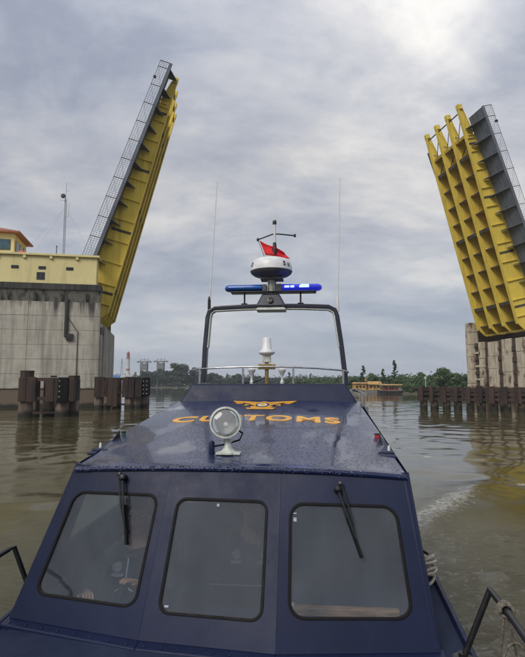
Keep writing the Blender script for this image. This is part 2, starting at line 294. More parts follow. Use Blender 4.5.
# ------------------------------------------------------------------ mesh helpers
class MB:
    def __init__(s): s.v = []; s.f = []; s.mi = []; s.cur = 0
    def add(s, vs_, fs_):
        o = len(s.v); s.v += [tuple(map(float, p)) for p in vs_]; s.f += [tuple(i + o for i in f) for f in fs_]; s.mi += [s.cur] * len(fs_); return s
    def box(s, x0, x1, y0, y1, z0, z1, mtx=None):
        p = [Vector(q) for q in ((x0, y0, z0), (x1, y0, z0), (x1, y1, z0), (x0, y1, z0), (x0, y0, z1), (x1, y0, z1), (x1, y1, z1), (x0, y1, z1))]
        if mtx: p = [mtx @ q for q in p]
        return s.add(p, [(0, 3, 2, 1), (4, 5, 6, 7), (0, 1, 5, 4), (1, 2, 6, 5), (2, 3, 7, 6), (3, 0, 4, 7)])
    def hexa(s, p):  # 8 points: bottom ring 0-3, top ring 4-7
        return s.add(p, [(0, 3, 2, 1), (4, 5, 6, 7), (0, 1, 5, 4), (1, 2, 6, 5), (2, 3, 7, 6), (3, 0, 4, 7)])
    def tube(s, path, r, n=8, cap=True, closed=False):
        path = [Vector(p) for p in path]; k = len(path)
        rr = r if isinstance(r, (list, tuple)) else [r] * k
        rings = []; up = None
        for i, p in enumerate(path):
            a = path[(i - 1) % k] if (i > 0 or closed) else p; b = path[(i + 1) % k] if (i < k - 1 or closed) else p
            t = (b - a)
            if t.length < 1e-9: t = Vector((0, 0, 1))
            t.normalize()
            if up is None: up = Vector((0, 0, 1)) if abs(t.z) < 0.9 else Vector((1, 0, 0))
            x = up.cross(t)
            if x.length < 1e-6: x = Vector((1, 0, 0)).cross(t)
            x.normalize(); y = t.cross(x); up = y
            rings.append([p + (x * math.cos(2 * math.pi * j / n) + y * math.sin(2 * math.pi * j / n)) * rr[i] for j in range(n)])
        vs_ = [q for g in rings for q in g]; fs_ = []
        for i in range(k if closed else k - 1):
            i2 = (i + 1) % k
            for j in range(n): fs_.append((i * n + j, i * n + (j + 1) % n, i2 * n + (j + 1) % n, i2 * n + j))
        if cap and not closed:
            fs_.append(tuple(reversed(range(n)))); fs_.append(tuple((k - 1) * n + j for j in range(n)))
        return s.add(vs_, fs_)
    def lathe(s, prof, n=24, mtx=None, cap=True):
        mtx = mtx or Matrix.Identity(4); k = len(prof)
        vs_ = [mtx @ Vector((r * math.cos(2 * math.pi * j / n), r * math.sin(2 * math.pi * j / n), z)) for r, z in prof for j in range(n)]
        fs_ = [(i * n + j, i * n + (j + 1) % n, (i + 1) * n + (j + 1) % n, (i + 1) * n + j) for i in range(k - 1) for j in range(n)]
        if cap and prof[0][0] > 1e-4: fs_.append(tuple(reversed(range(n))))
        if cap and prof[-1][0] > 1e-4: fs_.append(tuple((k - 1) * n + j for j in range(n)))
        return s.add(vs_, fs_)
    def loft(s, rings, closed=True, caps=True):
        n = len(rings[0]); vs_ = [p for r in rings for p in r]; fs_ = []
        for i in range(len(rings) - 1):
            for j in range(n if closed else n - 1):
                fs_.append((i * n + j, i * n + (j + 1) % n, (i + 1) * n + (j + 1) % n, (i + 1) * n + j))
        if caps and closed:
            fs_.append(tuple(reversed(range(n)))); fs_.append(tuple((len(rings) - 1) * n + j for j in range(n)))
        return s.add(vs_, fs_)
    def prism(s, poly, d):  # poly: 3D points, d: extrusion vector
        d = Vector(d); n = len(poly); a = [Vector(p) for p in poly]; b = [p + d for p in a]
        return s.add(a + b, [tuple(reversed(range(n))), tuple(range(n, 2 * n))] + [(i, (i + 1) % n, n + (i + 1) % n, n + i) for i in range(n)])
    def mesh(s, name):
        me = bpy.data.meshes.new(name); me.from_pydata(s.v, [], s.f); me.update()
        bm = bmesh.new(); bm.from_mesh(me); bmesh.ops.recalc_face_normals(bm, faces=bm.faces); bm.to_mesh(me); bm.free()
        return me
    def build(s, name, m, parent=None, smooth=False, bevel=0.0, loc=None, angle=40, mats=None):
        me = s.mesh(name); me.materials.append(m)
        if mats:
            for x in mats: me.materials.append(x)
            for p, i in zip(me.polygons, s.mi): p.material_index = i
        return link(name, me, parent, smooth, bevel, loc, angle)
def link(name, me, parent=None, smooth=False, bevel=0.0, loc=None, angle=40):
    o = bpy.data.objects.new(name, me); COL.objects.link(o)
    if parent: o.parent = parent
    if loc is not None: o.location = loc
    if smooth:
        me.polygons.foreach_set('use_smooth', [True] * len(me.polygons))
        try: me.set_sharp_from_angle(angle=rad(angle))
        except Exception: pass
    if bevel:
        b = o.modifiers.new('bevel', 'BEVEL'); b.width = bevel; b.segments = 2; b.limit_method = 'ANGLE'; b.angle_limit = rad(35)
    return o
def empty(name, loc=(0, 0, 0), rz=0.0):
    o = bpy.data.objects.new(name, None); COL.objects.link(o); o.location = loc; o.rotation_euler = (0, 0, rz); o.empty_display_size = 0.2; return o
def tag(o, label=None, cat=None, group=None, kind=None):
    if label: o['label'] = label
    if cat: o['category'] = cat
    if group: o['group'] = group
    if kind: o['kind'] = kind
    return o
def copy_part(o, parent, loc=None):
    c = o.copy(); COL.objects.link(c); c.parent = parent
    if loc is not None: c.location = loc
    return c
def text_mesh(body, size, mtx, bold=0.02, sx=1.0, space=1.0):
    cu = bpy.data.curves.new('lettering', 'FONT'); cu.body = body; cu.size = size; cu.align_x = 'CENTER'; cu.align_y = 'CENTER'
    cu.offset = bold; cu.extrude = 0.0015; cu.space_character = space; cu.resolution_u = 4
    t = bpy.data.objects.new('lettering', cu); COL.objects.link(t)
    dg = bpy.context.evaluated_depsgraph_get(); dg.update()
    me = bpy.data.meshes.new_from_object(t.evaluated_get(dg)); bpy.data.objects.remove(t); bpy.data.curves.remove(cu)
    me.transform(mtx @ Matrix.Diagonal((sx, 1, 1, 1))); me.materials.clear()
    return me

exec_parts = []
# ------------------------------------------------------------------ river water
BOAT_O = Vector((-0.2, 3.2, 0.0)); BOAT_YAW = rad(-5.0)
def make_water():
    def axis(segs):
        out = []
        for a, b, st in segs: out += list(np.arange(a, b, st))
        return np.array(out + [segs[-1][1]])
    far = [60, 75, 95, 120, 160, 220, 320, 480, 800, 1500, 2400]
    xs = axis([(-60, -28, 0.5), (-28, -14, 0.25), (-14, -2, 0.16), (-2, 3, 0.2), (3, 14, 0.14), (14, 32, 0.24), (32, 60, 0.5)])
    xs = np.concatenate([-np.array(far[::-1])[:-1], xs, np.array(far)[1:]])
    ys = axis([(-12, -2, 0.5), (-2, 14, 0.14), (14, 40, 0.22), (40, 90, 0.4), (90, 170, 1.2)])
    ys = np.concatenate([[-2400, -1500, -400, -100, -40, -20], ys, [185, 205, 230, 260, 300, 350, 420, 520, 700, 1000, 1800, 2400]])
    X, Y = np.meshgrid(xs, ys); Z = np.zeros_like(X); rng = np.random.RandomState(3)
    for lam, amp, n in ((9.0, 0.012, 4), (4.5, 0.013, 6), (2.2, 0.0125, 9), (1.1, 0.0078, 12), (0.55, 0.0036, 12)):
        gx = np.gradient(xs); gy = np.gradient(ys); cell = np.maximum(gx[None, :], gy[:, None]); fade = np.clip(1.6 - 4.0 * cell / lam, 0, 1)
        for _ in range(n):
            th = rng.normal(math.pi / 2 + 0.15, 0.75); l = lam * rng.uniform(0.75, 1.3); k = 2 * math.pi / l
            Z += fade * amp / math.sqrt(n) * np.sin(k * (X * math.cos(th) + Y * math.sin(th)) + rng.uniform(0, 6.28))
    Z *= 0.70 + 0.35 * np.exp(-np.clip(Y - 12, 0, None) / 14.0)   # the reach by the bridge lies calmer than the boat's own wash
    # bow-wave crests running out from the hull
    d = Vector((math.sin(rad(5)), math.cos(rad(5))))
    lx = (X - BOAT_O.x) * d.y - (Y - BOAT_O.y) * d.x; ly = (X - BOAT_O.x) * d.x + (Y - BOAT_O.y) * d.y
    foam = np.zeros_like(X); tur = np.zeros_like(X)
    ax = np.abs(lx)
    wob = 0.10 * np.sin(ly * 2.1 + 0.7 * np.sin(ly * 0.9)) + 0.06 * np.sin(ly * 5.3)
    for k, (start, ang, amp, w, sgn, fo) in enumerate(((-4.2, 0.36, 0.06, 0.28, 0, .30), (-3.0, 0.34, 0.04, 0.22, 0, .25), (4.3, 0.60, 0.15, 0.46, 1, .62), (5.6, 0.52, 0.07, 0.3, -1, .35))):  # aft crests: foam whitening also paints in the sky reflected on them
        c = 0.55 + (ly - start) * ang + wob * .7
        on = np.clip((ly - start) * .5, 0, 1) * np.exp(-np.clip(ly - start - 6, 0, None) / 3.5)
        if sgn: on = on * (lx * sgn > 0)
        g = np.exp(-((ax - c) / (w * (1 + 0.03 * np.clip(ly, 0, 40)))) ** 2) * on
        Z += amp * g; foam = np.maximum(foam, g * fo)
    side = np.clip(1.2 - (ax - 1.3) / 3.6, 0, 1) * np.clip((ly + 5.5) / 3, 0, 1) * np.exp(-np.clip(ly - 5.5, 0, None) / 3.0)
    tur = np.maximum(side, .03 * np.exp(-np.clip(Y - 4, 0, None) / 12.0))
    foam = np.maximum(foam, (0.24 + .20 * (lx > 0)) * np.clip(1 - (ax - 1.25) / 3.4, 0, 1) ** .5 * np.clip((ly + 4.6) / 2, 0, 1) * np.exp(-np.clip(ly - 8, 0, None) / 10.0))
    # drifting flecks of froth on the quiet water to the right
    for fx, fy, fr in ((8.5, 16.4, 0.24), (9.4, 15.6, 0.30), (7.4, 15.2, 0.18), (10.6, 17.6, 0.2), (6.4, 20.6, 0.14), (7.7, 13.1, 0.16)):
        foam = np.maximum(foam, 1.0 * np.exp(-(((X - fx) / (fr * 1.5)) ** 2 + ((Y - fy) / fr) ** 2)))
    ny, nx = X.shape
    me = bpy.data.meshes.new('river_water')
    verts = np.stack([X, Y, Z], -1).reshape(-1, 3)
    idx = np.arange(ny * nx).reshape(ny, nx)
    q = np.stack([idx[:-1, :-1], idx[:-1, 1:], idx[1:, 1:], idx[1:, :-1]], -1).reshape(-1, 4)
    me.vertices.add(len(verts)); me.vertices.foreach_set('co', verts.ravel())
    me.loops.add(q.size); me.loops.foreach_set('vertex_index', q.ravel())
    me.polygons.add(len(q)); me.polygons.foreach_set('loop_start', np.arange(0, q.size, 4)); me.polygons.foreach_set('loop_total', np.full(len(q), 4))
    me.polygons.foreach_set('use_smooth', np.ones(len(q), bool)); me.update(calc_edges=True)
    for nm, arr in (('foam', foam), ('churn', tur)):
        at = me.attributes.new(nm, 'FLOAT', 'POINT'); at.data.foreach_set('value', arr.ravel().astype(np.float32))
    m, N, L, b = nodes_of('murky_river_water')
    g = N.new('ShaderNodeNewGeometry'); Pp = g.outputs['Position']
    def attr(n):
        a = N.new('ShaderNodeAttribute'); a.attribute_name = n; return a.outputs['Fac']
    def noise(scale, detail, rough, st=(1, 1, 1), dist=0.0):
        mp = N.new('ShaderNodeMapping'); mp.inputs['Scale'].default_value = st; mp.inputs['Rotation'].default_value = (0, 0, rad(-9)); L.new(Pp, mp.inputs[0])
        n = N.new('ShaderNodeTexNoise'); L.new(mp.outputs[0], n.inputs['Vector']); n.inputs['Scale'].default_value = scale; n.inputs['Detail'].default_value = detail; n.inputs['Roughness'].default_value = rough; n.inputs['Distortion'].default_value = dist
        return n.outputs[0]
    def M2(op, a, c=None, d_=None):
        x = N.new('ShaderNodeMath'); x.operation = op
        for i, v in enumerate((a, c, d_)):
            if v is None: continue
            if isinstance(v, (int, float)): x.inputs[i].default_value = v
            else: L.new(v, x.inputs[i])
        return x.outputs[0]
    foam_glint_a = attr('foam'); churn = attr('churn')
    fn = noise(9, 8, 0.75, dist=0.6)
    ff = N.new('ShaderNodeMapRange'); L.new(M2('MULTIPLY_ADD', foam_glint_a, 0.62, fn), ff.inputs[0]); ff.inputs[1].default_value = 0.74; ff.inputs[2].default_value = 1.05; ff.inputs[4].default_value = 0.75
    mud = N.new('ShaderNodeValToRGB'); L.new(noise(0.12, 5, 0.6), mud.inputs[0])
    mud.color_ramp.elements[0].position = 0.35; mud.color_ramp.elements[0].color = (0.054, 0.049, 0.020, 1)
    mud.color_ramp.elements[1].position = 0.65; mud.color_ramp.elements[1].color = (0.078, 0.070, 0.033, 1)
    aer = N.new('ShaderNodeMix'); aer.data_type = 'RGBA'; L.new(M2('MULTIPLY', churn, 0.55), aer.inputs[0]); L.new(mud.outputs[0], aer.inputs[6]); aer.inputs[7].default_value = (0.150, 0.142, 0.100, 1)
    mx = N.new('ShaderNodeMix'); mx.data_type = 'RGBA'; L.new(ff.outputs[0], mx.inputs[0]); L.new(aer.outputs[2], mx.inputs[6]); mx.inputs[7].default_value = (0.62, 0.62, 0.58, 1)
    L.new(mx.outputs[2], b.inputs['Base Color'])
    ro = N.new('ShaderNodeMapRange'); L.new(ff.outputs[0], ro.inputs[0]); ro.inputs[3].default_value = 0.02; ro.inputs[4].default_value = 0.7; L.new(ro.outputs[0], b.inputs['Roughness'])
    b.inputs['IOR'].default_value = 1.333
    patch = N.new('ShaderNodeMapRange'); L.new(noise(0.07, 4, 0.6, (0.6, 1.5, 1)), patch.inputs[0]); patch.inputs[1].default_value = 0.42; patch.inputs[2].default_value = 0.60
    h = M2('ADD', M2('MULTIPLY', noise(2.6, 5, 0.6, (0.7, 1.4, 1)), M2('MULTIPLY_ADD', patch.outputs[0], 0.0052, 0.0011)),
           M2('MULTIPLY', noise(7.0, 7, 0.68, (0.8, 1.3, 1), 0.3), M2('MULTIPLY_ADD', churn, 0.13, M2('MULTIPLY_ADD', patch.outputs[0], 0.0012, 0.0003))))
    bp = N.new('ShaderNodeBump'); bp.inputs['Strength'].default_value = 1.0; bp.inputs['Distance'].default_value = 1.0
    L.new(h, bp.inputs['Height']); L.new(bp.outputs[0], b.inputs['Normal'])
    me.materials.append(m)
    o = bpy.data.objects.new('river_water', me); COL.objects.link(o); tag(o, 'murky olive river water with ripples and boat wake', 'water', kind='structure')
make_water()

# ------------------------------------------------------------------ river banks
def bank(name, pts, h, label):
    """Low muddy bank: shoreline polygon with a sloping wet edge."""
    mb = MB(); n = len(pts)
    m = mat('mud_bank', (0.085, 0.075, 0.05), 0.9, var=0.3, vscale=0.3, bump=0.3, bscale=2, world_pos=True, col2=(0.045, 0.055, 0.025))
    c = Vector((sum(p[0] for p in pts) / n, sum(p[1] for p in pts) / n))
    ins = [(Vector(p) + (c - Vector(p)).normalized() * 2.5) for p in pts]
    vs_ = [(p[0], p[1], -0.6) for p in pts] + [(p.x, p.y, h) for p in ins]
    mb.add(vs_, [(i, (i + 1) % n, n + (i + 1) % n, n + i) for i in range(n)] + [tuple(range(n, 2 * n))])
    o = mb.build(name, m); tag(o, label, 'river bank', kind='structure'); return o
def shore(pts, sub, amp, seed):
    r = random.Random(seed); out = []
    for i in range(len(pts) - 1):
        a, b = Vector(pts[i]), Vector(pts[i + 1])
        for k in range(sub):
            p = a.lerp(b, k / sub); out.append((p.x + r.uniform(-amp, amp), p.y + r.uniform(-amp, amp)))
    return out + [pts[-1]]
RSH = [(150, 108), (75, 132), (46, 146), (38, 166), (30, 200), (20, 260), (8, 340), (-6, 430)]
LSH = [(-500, 425), (-200, 450), (-90, 462), (-40, 478), (20, 500), (60, 520)]
bank('right_river_bank', shore(RSH, 6, 1.0, 1) + [(120, 560), (420, 560), (420, 108)], 0.45, 'low green right bank of the river behind the fender row')
bank('left_river_bank', shore(LSH, 8, 2.0, 2) + [(60, 900), (-700, 900), (-700, 425)], 0.7, 'distant left bank of the river below the far trees')

# ------------------------------------------------------------------ bascule bridge
PSI = rad(11.0); BC = Vector((-20.13, 64.0, 0.0)); GAP = 61.5
def bframe(): return Matrix.Translation(BC) @ Matrix.Rotation(PSI, 4, 'Z')
def bp_world(a, b, z=0.0): return bframe() @ Vector((a, b, z))

def left_pier():
    root = empty('bridge_pier', bp_world(0, 0, 0), PSI)
    tag(root, 'grey streaked concrete bridge pier with yellow machine room on the left', 'bridge pier')
    # core behind the facing panels, with the tide band at its foot
    c_ = MB(); c_.box(-34, -0.25, 0.35, 16.8, -3, 9.9); c_.box(-34, -0.25, 0.35, 1.25, 9.9, 13.4); c_.box(-34, -0.25, 15.75, 16.8, 9.9, 13.4); c_.box(-34, -6.5, 1.25, 15.75, 9.9, 13.4); c_.build('core', M_CONCS, root)   # slot for the leaf
    MB().box(-34, -0.1, 0.10, 16.9, -3, 2.25).build('plinth', M_CONC, root, bevel=0.05)
    zs = [2.28, 4.05, 5.85, 7.6, 9.4, 11.15, 12.9]
    aw = 8.4
    for i in range(len(zs) - 1):
        h = zs[i + 1] - zs[i]; mb = MB().box(0.012, aw - 0.012, -0.02, 0.5, 0.012, h - 0.012); me = mb.mesh('concrete_panel'); me.materials.append(M_CONC)
        for k in range(4):
            a0 = -aw * (k + 1)
            o = link('concrete_panel', me, root, bevel=0.025, loc=(a0, random.uniform(0, 0.03), zs[i]))
    # corbel and blackened beam under the machine room
    mb = MB()
    mb.hexa([(-34, 0.1, 12.9), (-0.2, 0.1, 12.9), (-0.2, 1.2, 12.9), (-34, 1.2, 12.9), (-34, -0.45, 14.30), (0.0, -0.45, 14.30), (0.0, 1.3, 14.30), (-34, 1.3, 14.30)])
    mb.box(-34, -7, 1.3, 16.8, 13.4, 13.95)
    mb.build('corbel', M_CONCC, root)
    e_ = MB(); e_.box(-34, 0.05, -0.62, 1.3, 14.30, 15.05); e_.box(-34, -7, 1.3, 17.0, 13.95, 15.05); e_.build('edge_beam', M_CONCD, root, bevel=0.04)
    for k in range(11):
        a = -1.6 - 3.0 * k
        MB().hexa([(a - .18, -0.05, 13.0), (a + .18, -0.05, 13.0), (a + .18, .3, 13.0), (a - .18, .3, 13.0), (a - .18, -0.5, 13.9), (a + .18, -0.5, 13.9), (a + .18, .3, 13.9), (a - .18, .3, 13.9)]).build('corbel_rib', M_CONCS, root)
    # yellow machine room
    w_ = MB(); w_.box(-34, -0.55, -0.42, 1.2, 15.05, 18.45); w_.box(-34, -7.5, 1.2, 16.5, 15.05, 18.45); w_.build('machine_room_wall', M_YELWALL, root, bevel=0.05)
    w_ = MB(); w_.box(-34, -0.25, -0.72, 1.3, 18.45, 18.72); w_.box(-34, -7.2, 1.3, 16.8, 18.45, 18.72); w_.build('roof_coping', M_YELWALL, root, bevel=0.03)
    for k in range(8):
        a = -2.9 - 3.05 * k
        MB().box(a - .16, a + .16, -0.66, -0.43, 18.10, 18.449).build('gutter_bracket', M_YELWALL, root)
    for a in (-3.75, -6.95, -10.05, -13.2, -16.4):
        v = MB().box(a - .42, a + .42, -0.47, -0.425, 16.78, 17.16).build('vent', M_FRAME, root)
        for j in range(3): MB().box(a - .38, a + .38, -0.50, -0.472, 16.83 + j * .11, 16.87 + j * .11).build('louvre', M_WINDARK, v)
    w = MB().box(-7.55, -6.60, -0.46, -0.425, 15.48, 16.42).build('window', M_FRAME, root)
    MB().box(-7.45, -6.70, -0.478, -0.462, 15.58, 16.32).build('pane', M_WINDARK, w)
    MB().box(-7.10, -7.05, -0.50, -0.479, 15.58, 16.32).build('mullion', M_FRAME, w)
    # drain pipe and switch box
    MB().tube([(-3.9, -0.10, 12.6), (-3.9, -0.10, 11.2), (-2.6, -0.10, 9.2), (-2.55, -0.10, 2.4)], 0.05, 6).build('conduit', M_GIRT, root)
    MB().tube([(-3.95, -0.12, 13.2), (-3.95, -0.12, 8.6)], 0.24, 8).build('stained_downpipe', M_CONCD, root)
    MB().box(-3.9, -3.1, -0.30, -0.03, 8.15, 8.95).build('switch_box', M_WINDARK, root, bevel=0.02)
    # ribs down the channel-side face
    for k in range(9):
        b0 = 0.6 + k * 1.85
        MB().box(-0.26, 0.35 if k else 0.15, b0, b0 + 1.15, -3, 10.3).build('column', M_CONC, root, bevel=0.04)
    MB().box(-0.27, 0.20, 0.5, 16.7, 9.1, 9.9).build('ring_beam', M_CONCS, root)
    return root
left_pier()

def control_tower():
    root = empty('control_tower', bp_world(-18, 4, 18.72), PSI)
    tag(root, 'yellow operator cabin with red roof and blue windows above the left pier', 'control room')
    X0, X1, Y0, Y1, Hh = 0, 6.55, 0.0, 6.0, 3.55
    MB().box(X0, X1, Y0, Y1, 0, Hh).build('wall', M_YELWALL, root, bevel=0.05)
    mb = MB()
    mb.hexa([(X0 - .7, Y0 - .7, Hh), (X1 + .75, Y0 - .7, Hh), (X1 + .75, Y1 + .7, Hh), (X0 - .7, Y1 + .7, Hh), (X0 - .7, Y0 - .7, Hh + .22), (X1 + .75, Y0 - .7, Hh + .22), (X1 + .75, Y1 + .7, Hh + .22), (X0 - .7, Y1 + .7, Hh + .22)])
    mb.build('eave', M_ROOFRED, root, bevel=0.02)
    MB().hexa([(X0 - .6, Y0 - .6, Hh + .22), (X1 + .65, Y0 - .6, Hh + .22), (X1 + .65, Y1 + .6, Hh + .22), (X0 - .6, Y1 + .6, Hh + .22), (2.2, 2.2, Hh + 1.3), (X1 - 2.2, 2.2, Hh + 1.3), (X1 - 2.2, Y1 - 2.2, Hh + 1.3), (2.2, Y1 - 2.2, Hh + 1.3)]).build('roof', M_ROOFRED, root)
    for x in (0.5, 2.45, 4.4):
        w = MB().box(x, x + 1.7, -0.06, 0.02, 1.35, 2.75).build('window', M_FRAME, root)
        MB().box(x + .08, x + .82, -0.075, -0.062, 1.43, 2.67).build('pane', M_WINBLUE, w); MB().box(x + .88, x + 1.62, -0.075, -0.062, 1.43, 2.67).build('pane', M_WINBLUE, w)
    for y in (0.6, 2.5, 4.4):
        w = MB().box(X1 - .02, X1 + .06, y, y + 1.3, 1.25, 2.75).build('window', M_FRAME, root)
        MB().box(X1 + .062, X1 + .075, y + .08, y + .6, 1.33, 2.67).build('pane', M_WINBLUE, w); MB().box(X1 + .062, X1 + .075, y + .68, y + 1.22, 1.33, 2.67).build('pane', M_WINBLUE, w)
control_tower()

t = empty('roof_tank', bp_world(-9.75, 1.4, 18.72), PSI); tag(t, 'small orange dome-shaped tank on the machine room roof', 'tank')
M_TANK = mat('orange_plastic', (0.60, 0.10, 0.025), 0.5, var=0.15, vscale=4)
MB().lathe([(0.50, 0.0), (0.52, 0.25), (0.50, 0.45), (0.36, 0.62), (0.14, 0.68), (0.13, 0.76), (0.0, 0.78)], 18).build('tank_shell', M_TANK, t, smooth=True)
MB().lathe([(0.535, 0.20), (0.555, 0.24), (0.535, 0.28)], 18).build('tank_rib', M_TANK, t, smooth=True)

def radio_mast():
    root = empty('radio_mast', bp_world(-4.75, 0.55, 18.72), PSI); tag(root, 'thin lattice radio mast with small dish on the yellow roof', 'radio mast')
    Hm = 9.5; r0 = 0.14
    legs = [(r0 * math.cos(t_), r0 * math.sin(t_)) for t_ in (0.3, 2.39, 4.49)]
    for x, y in legs: MB().tube([(x, y, 0), (x, y, Hm - 2.0)], 0.028, 5).build('mast_leg', M_MAST, root)
    mb = MB(); z = 0
    while z < Hm - 2.4:
        for i in range(3):
            a, b = legs[i], legs[(i + 1) % 3]
            mb.tube([(a[0], a[1], z), (b[0], b[1], z + 0.4)], 0.016, 4); mb.tube([(a[0], a[1], z + .4), (b[0], b[1], z + 0.4)], 0.014, 4)
        z += 0.4
    tag(mb.build('lacing', M_MAST, root), kind='stuff')
    MB().tube([(0, 0, Hm - 2.4), (0.05, 0, Hm)], 0.028, 6).build('top_pole', M_MAST, root)
    d = MB().lathe([(0.0, 0.0), (0.24, 0.04), (0.30, 0.16), (0.29, 0.28), (0.0, 0.30)], 16, Matrix.Translation((-.22, -.25, Hm - 1.9)) @ Matrix.Rotation(rad(80), 4, 'X')); d.build('dish_drum', M_WINDARK, root, smooth=True)
    MB().tube([(0, 0, Hm - 2.3), (-.55, -.1, Hm - 2.35), (-.6, -.1, Hm - 2.15)], 0.022, 5).build('side_arm', M_MAST, root)
    MB().tube([(0, 0, Hm - 4.5), (.45, -.1, Hm - 4.3), (.47, -.1, Hm - 2.6)], 0.022, 5).build('dipole', M_MAST, root)
    MB().tube([(0, 0, Hm - 1.2), (.3, -.05, Hm - 1.0), (.3, -.05, Hm - .8)], 0.02, 5).build('dipole', M_MAST, root)
    for (x, y) in ((-4.5, -.9), (3.6, .4), (-5.5, 5)):
        MB().tube([(0, 0, Hm - 3.2), (x, y, 0.0)], 0.007, 4).build('guy_wire', M_MAST, root)
radio_mast()
p = empty('roof_pole', bp_world(-5.6, .7, 18.72), PSI); tag(p, 'short dark pole on the yellow roof beside the radio mast', 'pole')
MB().tube([(0, 0, 0), (0.0, 0, 1.2)], 0.05, 6).build('pole_shaft', M_GIRT, p); MB().lathe([(0.10, 0), (0.10, 0.05), (0.06, 0.08)], 10).build('pole_foot', M_GIRT, p)
MB().tube([(0, 0, 1.2), (0.0, 0, 1.36)], 0.075, 6).build('pole_cap', M_GIRT, p)

